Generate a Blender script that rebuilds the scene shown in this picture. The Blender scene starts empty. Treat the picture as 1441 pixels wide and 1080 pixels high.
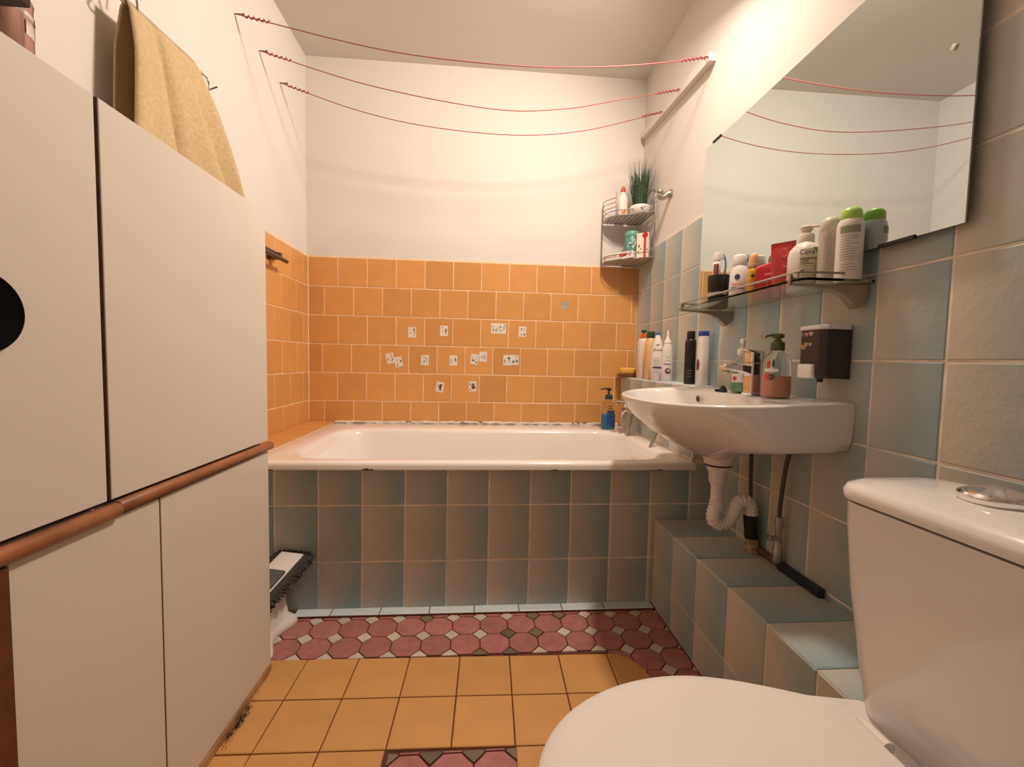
import bpy, bmesh, math, random
from math import sin, cos, pi, radians
from mathutils import Vector, Matrix
random.seed(7)
S = bpy.context.scene
COL = S.collection

# ------------------------------------------------------------------ camera, world, lights, exposure
def cam_matrix(yaw, pitch, roll, loc):
    y, p, a = radians(yaw), radians(pitch), radians(roll)
    f = Vector((sin(y)*cos(p), cos(y)*cos(p), -sin(p)))
    r = Vector((cos(y), -sin(y), 0)); u = r.cross(f)
    r2 = cos(a)*r + sin(a)*u; u2 = -sin(a)*r + cos(a)*u
    m = Matrix((r2, u2, -f)).transposed().to_4x4(); m.translation = Vector(loc)
    return m
cd = bpy.data.cameras.new('camera'); cam = bpy.data.objects.new('camera', cd); COL.objects.link(cam)
cd.sensor_width = 36.0; cd.sensor_fit = 'HORIZONTAL'; cd.lens = 587.65/1441*36; cd.clip_start = 0.02
cam.matrix_world = cam_matrix(4.3283, 3.2371, 1.1594, (0, 0, 0.8885))
S.camera = cam
w = bpy.data.worlds.new('world'); S.world = w; w.use_nodes = True
w.node_tree.nodes['Background'].inputs[0].default_value = (0.9, 0.8, 0.7, 1)
w.node_tree.nodes['Background'].inputs[1].default_value = 0.02
LAMP = (0.59, 1.20, 2.32)
LAMP_AIM = Vector((-0.68, 0.25, -0.69))   # the wall lamp's opening is turned away from the wall
ld = bpy.data.lights.new('ceiling_lamp_light', 'AREA'); ld.shape = 'DISK'; ld.size = 0.17
ld.energy = 30.0; ld.color = (1.0, 0.82, 0.68)
lo = bpy.data.objects.new('ceiling_lamp_light', ld); lo.location = LAMP; lo.rotation_euler = (-LAMP_AIM).to_track_quat('Z', 'Y').to_euler(); COL.objects.link(lo)
S.view_settings.view_transform = 'Standard'; S.view_settings.look = 'None'
S.view_settings.gamma = 1.0; S.view_settings.use_curve_mapping = False
S.view_settings.exposure = 0.0

# ------------------------------------------------------------------ room numbers (metres)
XL, XR, YB, YF, ZC = -0.90, 0.856, 2.264, -0.75, 2.403
XK = -0.577          # cabinet front

# ------------------------------------------------------------------ materials
MATS = {}
def mat(name, col, rough=0.5, metal=0.0, var=0.0, scale=12.0, bump=0.0, bscale=60.0, spec=0.5,
        trans=0.0, ior=1.45, alpha=1.0, coat=0.0, rvar=0.0, sheen=0.0):
    if name in MATS: return MATS[name]
    m = bpy.data.materials.new(name); m.use_nodes = True; MATS[name] = m
    nt = m.node_tree; b = nt.nodes['Principled BSDF']
    c = (*col, 1)
    b.inputs['Base Color'].default_value = c; b.inputs['Roughness'].default_value = rough
    b.inputs['Metallic'].default_value = metal; b.inputs['Specular IOR Level'].default_value = spec
    b.inputs['Transmission Weight'].default_value = trans; b.inputs['IOR'].default_value = ior
    b.inputs['Alpha'].default_value = alpha; b.inputs['Coat Weight'].default_value = coat
    b.inputs['Sheen Weight'].default_value = sheen
    tc = nt.nodes.new('ShaderNodeTexCoord')
    src = None
    if var or rvar:
        n = nt.nodes.new('ShaderNodeTexNoise'); n.inputs['Scale'].default_value = scale; n.inputs['Detail'].default_value = 5
        nt.links.new(tc.outputs['Object'], n.inputs['Vector'])
        hs = nt.nodes.new('ShaderNodeHueSaturation'); hs.inputs['Color'].default_value = c
        mr = nt.nodes.new('ShaderNodeMapRange'); mr.inputs[1].default_value = 0.3; mr.inputs[2].default_value = 0.7
        mr.inputs[3].default_value = 1-var; mr.inputs[4].default_value = 1+var
        nt.links.new(n.outputs['Fac'], mr.inputs[0])
        val = mr.outputs[0]
        if rvar:
            oi = nt.nodes.new('ShaderNodeObjectInfo'); m2 = nt.nodes.new('ShaderNodeMapRange')
            m2.inputs[3].default_value = 1-rvar; m2.inputs[4].default_value = 1+rvar
            nt.links.new(oi.outputs['Random'], m2.inputs[0])
            mu = nt.nodes.new('ShaderNodeMath'); mu.operation = 'MULTIPLY'
            nt.links.new(val, mu.inputs[0]); nt.links.new(m2.outputs[0], mu.inputs[1]); val = mu.outputs[0]
        nt.links.new(val, hs.inputs['Value'])
        nt.links.new(hs.outputs['Color'], b.inputs['Base Color'])
    if bump:
        n2 = nt.nodes.new('ShaderNodeTexNoise'); n2.inputs['Scale'].default_value = bscale; n2.inputs['Detail'].default_value = 6
        nt.links.new(tc.outputs['Object'], n2.inputs['Vector'])
        bp = nt.nodes.new('ShaderNodeBump'); bp.inputs['Strength'].default_value = bump; bp.inputs['Distance'].default_value = 0.002
        nt.links.new(n2.outputs['Fac'], bp.inputs['Height']); nt.links.new(bp.outputs['Normal'], b.inputs['Normal'])
    return m

def blue_tile_mat():
    # hand-glazed tile: beige on one side fading to blue on the other (tile's own x axis)
    m = mat('blue_glazed_tile', (0.4, 0.45, 0.45), 0.42, bump=0.55, bscale=70, spec=0.45)
    nt = m.node_tree; b = nt.nodes['Principled BSDF']
    tc = nt.nodes.new('ShaderNodeTexCoord'); sp = nt.nodes.new('ShaderNodeSeparateXYZ')
    nt.links.new(tc.outputs['Object'], sp.inputs[0])
    ns = nt.nodes.new('ShaderNodeTexNoise'); ns.inputs['Scale'].default_value = 9; ns.inputs['Detail'].default_value = 3
    oi = nt.nodes.new('ShaderNodeObjectInfo')
    va = nt.nodes.new('ShaderNodeVectorMath'); va.operation = 'ADD'
    nt.links.new(tc.outputs['Object'], va.inputs[0]); nt.links.new(oi.outputs['Location'], va.inputs[1])
    nt.links.new(va.outputs[0], ns.inputs['Vector'])
    m1 = nt.nodes.new('ShaderNodeMapRange'); m1.inputs[1].default_value = -0.085; m1.inputs[2].default_value = 0.085
    nt.links.new(sp.outputs['X'], m1.inputs[0])
    a1 = nt.nodes.new('ShaderNodeMath'); a1.operation = 'MULTIPLY_ADD'; a1.inputs[1].default_value = 0.55
    nt.links.new(ns.outputs['Fac'], a1.inputs[0]); nt.links.new(m1.outputs[0], a1.inputs[2])
    a2 = nt.nodes.new('ShaderNodeMath'); a2.operation = 'MULTIPLY_ADD'; a2.inputs[1].default_value = 0.30
    nt.links.new(oi.outputs['Random'], a2.inputs[0]); nt.links.new(a1.outputs[0], a2.inputs[2])
    a3 = nt.nodes.new('ShaderNodeMath'); a3.operation = 'SUBTRACT'; a3.inputs[1].default_value = 0.42
    nt.links.new(a2.outputs[0], a3.inputs[0])
    cr = nt.nodes.new('ShaderNodeValToRGB')
    e = cr.color_ramp.elements
    e[0].position = 0.05; e[0].color = (0.61, 0.57, 0.49, 1)
    e[1].position = 0.95; e[1].color = (0.29, 0.40, 0.435, 1)
    x = e.new(0.5); x.color = (0.45, 0.48, 0.455, 1)
    nt.links.new(a3.outputs[0], cr.inputs[0]); nt.links.new(cr.outputs[0], b.inputs['Base Color'])
    return m

M_PLASTER = mat('painted_plaster', (0.715, 0.68, 0.645), 0.85, var=0.02, scale=3, bump=0.25, bscale=40, spec=0.2)
M_CEIL = mat('ceiling_paint', (0.70, 0.66, 0.62), 0.9, var=0.02, scale=2, bump=0.2, bscale=30, spec=0.1)
M_OCHRE = mat('ochre_wall_tile', (0.66, 0.325, 0.105), 0.33, var=0.05, scale=7, bump=0.05, bscale=25, rvar=0.09)
M_OCHRE_F = mat('ochre_floor_tile', (0.66, 0.34, 0.115), 0.42, var=0.06, scale=9, bump=0.08, bscale=80, rvar=0.05)
M_BLUE = blue_tile_mat()
M_PALE = mat('pale_blue_skirting_tile', (0.62, 0.71, 0.74), 0.35, var=0.05, scale=10, rvar=0.06)
M_GROUT = mat('cream_grout', (0.86, 0.66, 0.44), 0.9, var=0.12, scale=30, bump=0.3, bscale=200)
M_GROUT_B = mat('beige_grout', (0.82, 0.74, 0.62), 0.9, var=0.18, scale=25, bump=0.3, bscale=200)
M_GROUT_F = mat('rusty_dark_grout', (0.13, 0.045, 0.03), 0.9, var=0.3, scale=30, bump=0.3, bscale=200)
M_PINK = mat('pink_octagon_tile', (0.42, 0.165, 0.155), 0.5, var=0.16, scale=45, bump=0.5, bscale=180, rvar=0.12)
M_DIA_W = mat('cream_diamond_tile', (0.62, 0.53, 0.44), 0.45, var=0.1, scale=30, rvar=0.1)
M_DIA_D = mat('olive_diamond_tile', (0.19, 0.15, 0.10), 0.45, var=0.1, scale=30, rvar=0.2)
M_ENAMEL = mat('white_enamel', (0.86, 0.83, 0.79), 0.16, var=0.02, scale=4, coat=0.3)
M_CERAMIC = mat('white_ceramic', (0.80, 0.775, 0.755), 0.14, var=0.01, scale=4, coat=0.4)
M_PLAST_W = mat('white_plastic', (0.80, 0.77, 0.73), 0.35, var=0.02, scale=6)
M_CAB = mat('cream_laminate', (0.68, 0.635, 0.555), 0.38, var=0.015, scale=5, spec=0.35)
M_GAP_SHADE = mat('cabinet_gap_shade', (0.10, 0.065, 0.04), 0.8)  # dark colour standing in for the shade between the doors
M_WOOD = mat('reddish_wood', (0.30, 0.115, 0.045), 0.4, var=0.25, scale=22, bump=0.1, bscale=60)
M_EDGE = mat('brown_edge_band', (0.11, 0.06, 0.035), 0.7, var=0.3, scale=40)
M_DBROWN = mat('dark_brown_wood', (0.022, 0.011, 0.008), 0.5, var=0.2, scale=30)
M_MATTE = mat('matte_black', (0.004, 0.0035, 0.003), 0.9, spec=0.1)
M_DWOOD = mat('dark_red_wood', (0.13, 0.04, 0.018), 0.5, var=0.25, scale=30)
M_WOOD2 = mat('worn_board_edge', (0.42, 0.23, 0.10), 0.7, var=0.25, scale=26, bump=0.3, bscale=90)
M_CHROME = mat('chrome', (0.82, 0.82, 0.83), 0.09, metal=1.0)
M_STEEL = mat('brushed_steel', (0.42, 0.40, 0.37), 0.3, metal=1.0)
M_BRONZE = mat('bronzed_metal', (0.17, 0.115, 0.085), 0.4, metal=0.8)
M_BLACK = mat('black_plastic', (0.012, 0.011, 0.012), 0.35)
M_GREYP = mat('grey_plastic', (0.10, 0.105, 0.10), 0.5)
M_RED = mat('red_plastic', (0.50, 0.03, 0.03), 0.3)
M_CORD = mat('red_cord', (0.36, 0.09, 0.085), 0.6)
M_INK = mat('dark_ink', (0.04, 0.04, 0.045), 0.6)
M_NAVY = mat('navy_print', (0.03, 0.05, 0.16), 0.5)
M_REDINK = mat('red_print', (0.58, 0.04, 0.05), 0.5)
M_GREYINK = mat('grey_print', (0.36, 0.34, 0.31), 0.6)
M_RUST = mat('rust', (0.10, 0.04, 0.02), 0.9, var=0.3, scale=60)
M_CAULK = mat('dirty_caulk', (0.74, 0.68, 0.60), 0.8, var=0.2, scale=25, bump=0.6, bscale=60)
def glass_mat(name, col, rough=0.03, ior=1.45):
    return mat(name, col, rough, trans=1.0, ior=ior)
M_GLASS = glass_mat('green_tinted_glass', (0.80, 0.90, 0.86), 0.01, 1.2)
M_CLEAR = glass_mat('clear_plastic', (0.93, 0.93, 0.91), 0.06, 1.15)
M_MIRROR = mat('mirror_silver', (0.62, 0.70, 0.70), 0.012, metal=1.0)

# ------------------------------------------------------------------ mesh helpers
ORG = {}
class MB:
    def __init__(s): s.v = []; s.f = []
    def add(s, vs, fs):
        o = len(s.v); s.v += [tuple(x) for x in vs]; s.f += [tuple(i+o for i in f) for f in fs]; return s
    def box(s, c, d, bevel=0.0, seg=2, rot=None, taper=None):
        bm = bmesh.new(); bmesh.ops.create_cube(bm, size=1.0)
        for v in bm.verts:
            k = 1.0
            if taper is not None and v.co.z < 0: k = taper
            v.co = Vector((v.co.x*d[0]*k, v.co.y*d[1]*k, v.co.z*d[2]))
        if bevel: bmesh.ops.bevel(bm, geom=bm.edges[:], offset=bevel, segments=seg, profile=0.5, affect='EDGES')
        if rot is not None: bmesh.ops.transform(bm, matrix=rot.to_4x4(), verts=bm.verts)
        bmesh.ops.translate(bm, vec=Vector(c), verts=bm.verts)
        bm.verts.index_update()
        s.add([v.co[:] for v in bm.verts], [[v.index for v in f.verts] for f in bm.faces]); bm.free(); return s
    def rings(s, rings, cap0=True, cap1=True, close=True):
        n = len(rings[0]); vs = [p for r in rings for p in r]; fs = []
        for i in range(len(rings)-1):
            for j in range(n if close else n-1):
                a = i*n+j; b = i*n+(j+1) % n
                fs.append((a, b, b+n, a+n))
        if cap0: fs.append(tuple(range(n-1, -1, -1)))
        if cap1: fs.append(tuple((len(rings)-1)*n+j for j in range(n)))
        return s.add(vs, fs)
    def lathe(s, prof, c=(0, 0, 0), n=24, axis='Z', cap0=True, cap1=True):
        R = []
        for r, z in prof:
            ring = []
            for k in range(n):
                a = 2*pi*k/n
                if axis == 'Z': p = (c[0]+r*cos(a), c[1]+r*sin(a), c[2]+z)
                elif axis == '-X': p = (c[0]-z, c[1]-r*cos(a), c[2]+r*sin(a))
                elif axis == 'X': p = (c[0]+z, c[1]+r*cos(a), c[2]+r*sin(a))
                else: p = (c[0]-r*cos(a), c[1]+z, c[2]+r*sin(a))
                ring.append(p)
            R.append(ring)
        return s.rings(R, cap0, cap1)
    def tube(s, pts, r, n=8, smooth=0, rfun=None, cap=True):
        P = [Vector(p) for p in pts]
        if smooth:
            Q = []
            for i in range(len(P)-1):
                p0 = P[max(i-1, 0)]; p1 = P[i]; p2 = P[i+1]; p3 = P[min(i+2, len(P)-1)]
                for k in range(smooth):
                    t = k/smooth
                    Q.append(0.5*((2*p1)+(p2-p0)*t+(2*p0-5*p1+4*p2-p3)*t*t+(3*p1-p0-3*p2+p3)*t**3))
            Q.append(P[-1]); P = Q
        R = []; up = None
        for i, p in enumerate(P):
            t = (P[min(i+1, len(P)-1)]-P[max(i-1, 0)]).normalized()
            if up is None:
                up = Vector((0, 0, 1)) if abs(t.z) < 0.9 else Vector((1, 0, 0))
            u = (up-t*up.dot(t)).normalized(); v = t.cross(u); up = u
            rr = r if rfun is None else rfun(i/(len(P)-1))*r
            R.append([p+rr*(cos(2*pi*k/n)*u+sin(2*pi*k/n)*v) for k in range(n)])
        return s.rings(R, cap, cap)
    def prism(s, poly, ex, ey, o, h, bev=0.0):
        # polygon in the plane o + a*ex + b*ey, extruded h along ex x ey
        ex, ey, o = Vector(ex), Vector(ey), Vector(o); nz = ex.cross(ey)
        def ring(k, hh):
            cx = sum(p[0] for p in poly)/len(poly); cy = sum(p[1] for p in poly)/len(poly)
            out = []
            for a, b in poly:
                d = math.hypot(a-cx, b-cy) or 1
                q = 1-k/d
                out.append(o+ex*(cx+(a-cx)*q)+ey*(cy+(b-cy)*q)+nz*hh)
            return out
        R = [ring(0, 0), ring(0, h-bev), ring(bev, h)] if bev else [ring(0, 0), ring(0, h)]
        return s.rings(R)
    def build(s, name, m, parent=None, origin=None, smooth=True, ang=38, local=False, sub=0):
        off = Vector((0, 0, 0))
        if not local:
            if parent is not None: off = ORG.get(parent, Vector((0, 0, 0)))
            elif origin is not None: off = Vector(origin)
        me = bpy.data.meshes.new(name)
        me.from_pydata([tuple(Vector(v)-off) for v in s.v], [], s.f)
        bm = bmesh.new(); bm.from_mesh(me)
        bmesh.ops.remove_doubles(bm, verts=bm.verts, dist=1e-6)
        bmesh.ops.recalc_face_normals(bm, faces=bm.faces); bm.to_mesh(me); bm.free()
        if smooth:
            for p in me.polygons: p.use_smooth = True
            me.set_sharp_from_angle(angle=radians(ang))
        me.materials.append(m)
        o = bpy.data.objects.new(name, me); COL.objects.link(o)
        if parent is not None: o.parent = parent
        elif origin is not None: o.location = origin
        ORG[o] = off
        if sub:
            md = o.modifiers.new('sub', 'SUBSURF'); md.levels = sub; md.render_levels = sub
        return o
def thing(name, label, cat, loc, rz=0.0, group=None):
    o = bpy.data.objects.new(name, None); COL.objects.link(o); o.empty_display_size = 0.02
    o.location = loc; o.rotation_euler = (0, 0, rz); ORG[o] = Vector(loc)
    o['label'] = label; o['category'] = cat
    if group: o['group'] = group
    return o
def tag(o, label, cat, group=None):
    o['label'] = label; o['category'] = cat
    if group: o['group'] = group
    return o
def struct(o): o['kind'] = 'structure'; return o

# tiles: pieces that share mesh data, standing proud of a recessed grout bed
TILE_ME = {}
def tile_mesh(w, h, t, m, bev=0.0022):
    key = (round(w, 4), round(h, 4), round(t, 4), m.name)
    if key in TILE_ME: return TILE_ME[key]
    def ring(k, z): return [(-w/2+k, -h/2+k, z), (w/2-k, -h/2+k, z), (w/2-k, h/2-k, z), (-w/2+k, h/2-k, z)]
    b = MB(); b.rings([ring(0, 0), ring(0, t-bev*0.7), ring(bev, t)])
    me = bpy.data.meshes.new('tile'); me.from_pydata(b.v, [], b.f)
    for p in me.polygons: p.use_smooth = False
    me.materials.append(m); TILE_ME[key] = me
    return me
def put_tile(parent, o, ex, ey, u0, u1, v0, v1, t, m, gap, name='tile', jit=0.0004):
    ex, ey = Vector(ex), Vector(ey); nz = ex.cross(ey)
    me = tile_mesh(u1-u0-gap, v1-v0-gap, t, m)
    ob = bpy.data.objects.new(name, me); COL.objects.link(ob); ob.parent = parent
    M = Matrix((ex, ey, nz)).transposed().to_4x4()
    M.translation = Vector(o)+ex*(u0+u1)/2+ey*(v0+v1)/2+nz*random.uniform(-jit, jit)-ORG.get(parent, Vector())
    M = M @ Matrix.Rotation(random.uniform(-.004, .004), 4, 'Z')
    ob.matrix_local = M
    return ob

# ------------------------------------------------------------------ room shell
TH = 0.10
T_OCH = 1.403        # top of the ochre tiling
T_BLU = 1.468        # top of the blue tiling
def slab(name, x0, x1, y0, y1, z0, z1, m):
    return struct(MB().box(((x0+x1)/2, (y0+y1)/2, (z0+z1)/2), (x1-x0, y1-y0, z1-z0)).build(name, m, origin=((x0+x1)/2, (y0+y1)/2, z0), smooth=False))
GB = 0.008
floor = slab('floor', XL-TH, XR+TH, YF-TH, YB+TH, -0.10, -0.006, M_GROUT_F)
ceil = slab('ceiling', XL-TH, XR+TH, YF-TH, YB+TH, ZC, ZC+0.1, M_CEIL)
wall_back = slab('wall_back', XL-TH, XR+TH, YB+GB, YB+TH+GB, -0.006, ZC, M_PLASTER)
wall_left = slab('wall_left', XL-TH-GB, XL-GB, YF, YB+GB, -0.006, ZC, M_PLASTER)
wall_right = slab('wall_right', XR+GB, XR+TH+GB, YF, YB+GB, -0.006, ZC, M_PLASTER)
wall_front = slab('wall_front', XL-TH, XR+TH, YF-TH, YF, -0.006, ZC, M_PLASTER)
# door behind the camera, closing the room
d1 = slab('door_1', -0.45, 0.30, YF, YF+0.035, 0.0, 2.0, mat('door_paint', (0.66, 0.60, 0.52), 0.5, var=0.03))
hb = MB().tube([(0.22, YF+0.035, 1.0), (0.22, YF+0.085, 1.0), (0.11, YF+0.085, 1.0)], 0.009)
hb.build('door_handle', M_STEEL, d1)

MB().box(((XL+XR)/2, YB+GB-0.0033, 0.5*(0.50+T_OCH+.006)), (XR-XL, 0.0066, T_OCH+.006-0.50)).build('grout', M_GROUT, wall_back, smooth=False)
MB().box((XL-GB+0.0033, 1.72, 0.5*(0.50+T_OCH+.006)), (0.0066, 1.09, T_OCH+.006-0.50)).build('grout', M_GROUT, wall_left, smooth=False)
MB().box((XR+GB-0.0033, 1.13, 0.5*(T_BLU+.005)), (0.0066, 2.26, T_BLU+.005)).build('grout', M_GROUT_B, wall_right, smooth=False)
MB().tube([(XL+.001, YB-.001, 0.55), (XL+.001, YB-.001, T_OCH)], .003, 6).build('grout_bead', M_GROUT, wall_back)
# ochre tiles, back wall: ex=+x, ey=+z, normal -y
PB = 0.149
rows = [T_OCH-0.1495*i for i in range(6)]+[0.515]
OB = (0, YB+GB-0.0005, 0)
off_even = [-0.747+PB*i for i in range(-1, 12)]
for i in range(6):
    z1, z0 = rows[i], rows[i+1]
    sh = [0.0, -0.070, 0.0, -0.082, -0.004, -0.071][i]
    ed = [XL+0.002]+[e+sh for e in off_even if XL+0.02 < e+sh < XR-0.015]+[XR-0.002]
    for a, b in zip(ed, ed[1:]):
        put_tile(wall_back, OB, (1, 0, 0), (0, 0, 1), a, b, z0, z1, GB, M_OCHRE, 0.0042)
# ochre tiles, left wall: ex=+y, ey=+z, normal +x
for i in range(6):
    z1, z0 = rows[i], rows[i+1]
    first = [2.214, 2.125, 2.20, 2.125, 2.20, 2.125][i]
    ed = [YB-0.002]+[first-PB*k for k in range(0, 8) if first-PB*k > 1.18]
    ed = ed[::-1]
    for a, b in zip(ed, ed[1:]):
        put_tile(wall_left, (XL-GB+0.0005, 0, 0), (0, 1, 0), (0, 0, 1), a, b, z0, z1, GB, M_OCHRE, 0.0042)
# blue tiles, right wall: ex=-y, ey=+z, normal -x
cols = [2.2615, 2.078, 1.930, 1.768, 1.610, 1.452, 1.299, 1.150, 1.002, 0.855, 0.711, 0.565, 0.418, 0.27, 0.12, -0.03]
zr = [T_BLU, 1.277, 1.092, 0.902, 0.712, 0.522, 0.332, 0.14, 0.0]
for i in range(8):
    z1 = zr[i]; z0 = zr[i+1]
    for y1, y0 in zip(cols, cols[1:]):
        put_tile(wall_right, (XR+GB-0.0005, 0, 0), (0, -1, 0), (0, 0, 1), -y1, -y0, z0, z1, GB, M_BLUE, 0.0045)

# ------------------------------------------------------------------ floor tiles
th = -0.020
fex = Vector((cos(th), sin(th), 0)); fey = Vector((-sin(th), cos(th), 0))
FO = Vector((-0.048, 1.209, -0.006))
FS = 0.1478
MOS = []   # mosaic regions (clip polygons)
for r in range(0, 8):
    for c in range(-4, 4):
        u0, u1, v1, v0 = c*FS, (c+1)*FS, -r*FS, -(r+1)*FS
        if r >= 2 and c in (-1, 0) and r < 4: continue
        if c == 3:
            if r == 0:      # corner tile cut to a quarter round
                p = [(u0+.001, v0+.001), (u0+.098, v0+.001)]
                for k in range(0, 9):
                    a = k/8*pi/2; p.append((u0+.001+.097*cos(a)*1.0, v0+.001+.04+.104*sin(a)))
                MB().prism(p, fex, fey, FO+Vector((0, 0, 0)), 0.0075, 0.0015).build('tile', M_OCHRE_F, floor, smooth=False)
                continue
            u1 = u0+.10
        put_tile(floor, FO, fex, fey, u0, u1, v0, v1, 0.006, M_OCHRE_F, 0.0032)
# pink octagon and diamond mosaic
def clip(poly, a, b, c):   # keep a*x+b*y<=c
    out = []
    for i in range(len(poly)):
        p, q = poly[i], poly[(i+1) % len(poly)]
        dp, dq = a*p[0]+b*p[1]-c, a*q[0]+b*q[1]-c
        if dp <= 0: out.append(p)
        if dp*dq < 0:
            t = dp/(dp-dq); out.append((p[0]+t*(q[0]-p[0]), p[1]+t*(q[1]-p[1])))
    return out
def area(p): return abs(sum(p[i][0]*p[(i+1) % len(p)][1]-p[(i+1) % len(p)][0]*p[i][1] for i in range(len(p))))/2
def mosaic(rects, ox, oy, pit, i0, i1, j0, j1, dark, ex=(1, 0, 0), ey=(0, 1, 0)):
    g = 0.0016; q = 0.285*pit; h = pit/2-g
    for j in range(j0, j1):
        for i in range(i0, i1):
            cx, cy = ox+i*pit, oy+j*pit
            k = q*0.98
            octo = [(cx-h, cy-h+k), (cx-h+k, cy-h), (cx+h-k, cy-h), (cx+h, cy-h+k), (cx+h, cy+h-k), (cx+h-k, cy+h), (cx-h+k, cy+h), (cx-h, cy+h-k)]
            dx, dy = cx+pit/2, cy+pit/2; r = q-g*1.6
            dia = [(dx-r, dy), (dx, dy-r), (dx+r, dy), (dx, dy+r)]
            for kind, poly in (('octagon_tile', octo), ('diamond_tile', dia)):
                for (x0, x1, y0, y1) in rects:
                    p = clip(clip(clip(clip(poly, -1, 0, -x0), 1, 0, x1), 0, -1, -y0), 0, 1, y1)
                    if len(p) < 3 or area(p) < 5e-5: continue
                    m = M_PINK if kind[0] == 'o' else (M_DIA_D if dark(i, j) else M_DIA_W)
                    MB().prism(p, ex, ey, (0, 0, -0.006), 0.006+random.uniform(-.0004, .0004), 0.0011).build(kind, m, floor, smooth=False)
def dk(i, j): return (i*7+j*3) % 5 in (0, 2) and -3 <= i <= 2
mosaic([(-0.90, 0.64, 1.214, 1.412), (0.497, 0.64, 0.55, 1.213), (0.405, 0.497, 1.09, 1.213)], 0.0575, 1.2625, 0.0915, -12, 8, -9, 3, dk)
# the patch of mosaic among the ochre tiles (its own slightly turned grid)
pe = [(-0.193, 0.097, 0.62, 0.905)]
mosaic(pe, -0.146, 0.852, 0.0965, -1, 4, -4, 2, lambda i, j: True)

# ------------------------------------------------------------------ bath surround, pipe boxing, ledges (tiled structure)
YP = 1.45            # tiled bath front
tb = struct(MB().box((-0.024, YP+0.0325, 0.26), (1.75, 0.0622, 0.52)).build('trim_1', M_GROUT_B, origin=(-0.024, YP+.038, 0), smooth=False))
pc = [XL+0.003]+[-0.694+0.1462*i for i in range(0, 11)]+[XR-0.003]
pz = [0.008, 0.176, 0.375, 0.522]
for i in range(3):
    for a, b in zip(pc, pc[1:]):
        put_tile(tb, (0, YP+0.0085, 0), (1, 0, 0), (0, 0, 1), a, b, pz[i], pz[i+1], 0.0085, M_BLUE, 0.0045)
sk = struct(MB().box((0.01, YP-0.016, 0.002), (1.26, 0.046, 0.010)).build('baseboard_back', M_GROUT_F, origin=(0.01, YP-.016, 0), smooth=False))
se = [-0.62, -0.50, -0.335, -0.165, -0.01, 0.148, 0.302, 0.455, 0.636]
for a, b in zip(se, se[1:]):
    put_tile(sk, (0, YP-0.040, 0.0035), (1, 0, 0), (0, 1, 0), a, b, 0.0, 0.047, 0.006, M_PALE, 0.003, 'skirting_piece')
# pipe boxing along the right wall
QX, QT = 0.64, 0.318
qb = struct(MB().box(((QX+XR)/2+.0005, 0.90, QT/2-.0012), (XR-QX-.004, 1.095, QT-.0045)).build('trim_2', M_GROUT_B, origin=((QX+XR)/2, .9, 0), smooth=False))
qc = [1.447, 1.30, 1.150, 0.996, 0.849, 0.709, 0.56, 0.41, 0.36]
for y1, y0 in zip(qc, qc[1:]):
    put_tile(qb, (QX+0.0075, 0, 0), (0, -1, 0), (0, 0, 1), -y1, -y0, 0.122, 0.316, 0.0075, M_BLUE, 0.004)
    put_tile(qb, (QX+0.0075, 0, 0), (0, -1, 0), (0, 0, 1), -y1, -y0, 0.0, 0.122, 0.0075, M_BLUE, 0.003)
    put_tile(qb, (0, 0, QT-0.0075), (0, -1, 0), (1, 0, 0), -y1, -y0, QX+.001, XR-0.004, 0.0075, M_BLUE, 0.004)
# ledge boxing at the tap end of the bath
LX, LT = 0.775, 0.808
lb = struct(MB().box(((LX+XR)/2+.0005, 1.858, 0.6625), (XR-LX-.0042, 0.80, 0.2875)).build('trim_3', M_GROUT_B, origin=((LX+XR)/2, 1.858, .52), smooth=False))
lc = [2.258, 2.11, 1.955, 1.80, 1.645, 1.462]
for y1, y0 in zip(lc, lc[1:]):
    put_tile(lb, (LX+0.0065, 0, 0), (0, -1, 0), (0, 0, 1), -y1, -y0, 0.73, 0.805, 0.0065, M_BLUE, 0.004)
    put_tile(lb, (LX+0.0065, 0, 0), (0, -1, 0), (0, 0, 1), -y1, -y0, 0.54, 0.73, 0.0065, M_BLUE, 0.004)
    put_tile(lb, (0, 0, LT-0.0065), (0, -1, 0), (1, 0, 0), -y1, -y0, LX, XR-0.002, 0.0065, M_PALE, 0.005)
put_tile(lb, (0, 1.4605, 0), (1, 0, 0), (0, 0, 1), LX, XR-0.002, 0.54, 0.805, 0.0065, M_BLUE, 0.004)
# ledge at the head of the bath (ochre top)
hl = struct(MB().box((-0.832, 1.86, 0.27), (0.13, 0.795, 0.535)).build('trim_4', M_GROUT, origin=(-0.832, 1.86, 0), smooth=False))
for y0, y1 in ((1.465, 1.61), (1.61, 1.76), (1.76, 1.91), (1.91, 2.06), (2.06, 2.257)):
    put_tile(hl, (0, 0, 0.5375), (1, 0, 0), (0, 1, 0), XL+0.002, -0.768, y0, y1, 0.008, M_OCHRE, 0.004)

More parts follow.
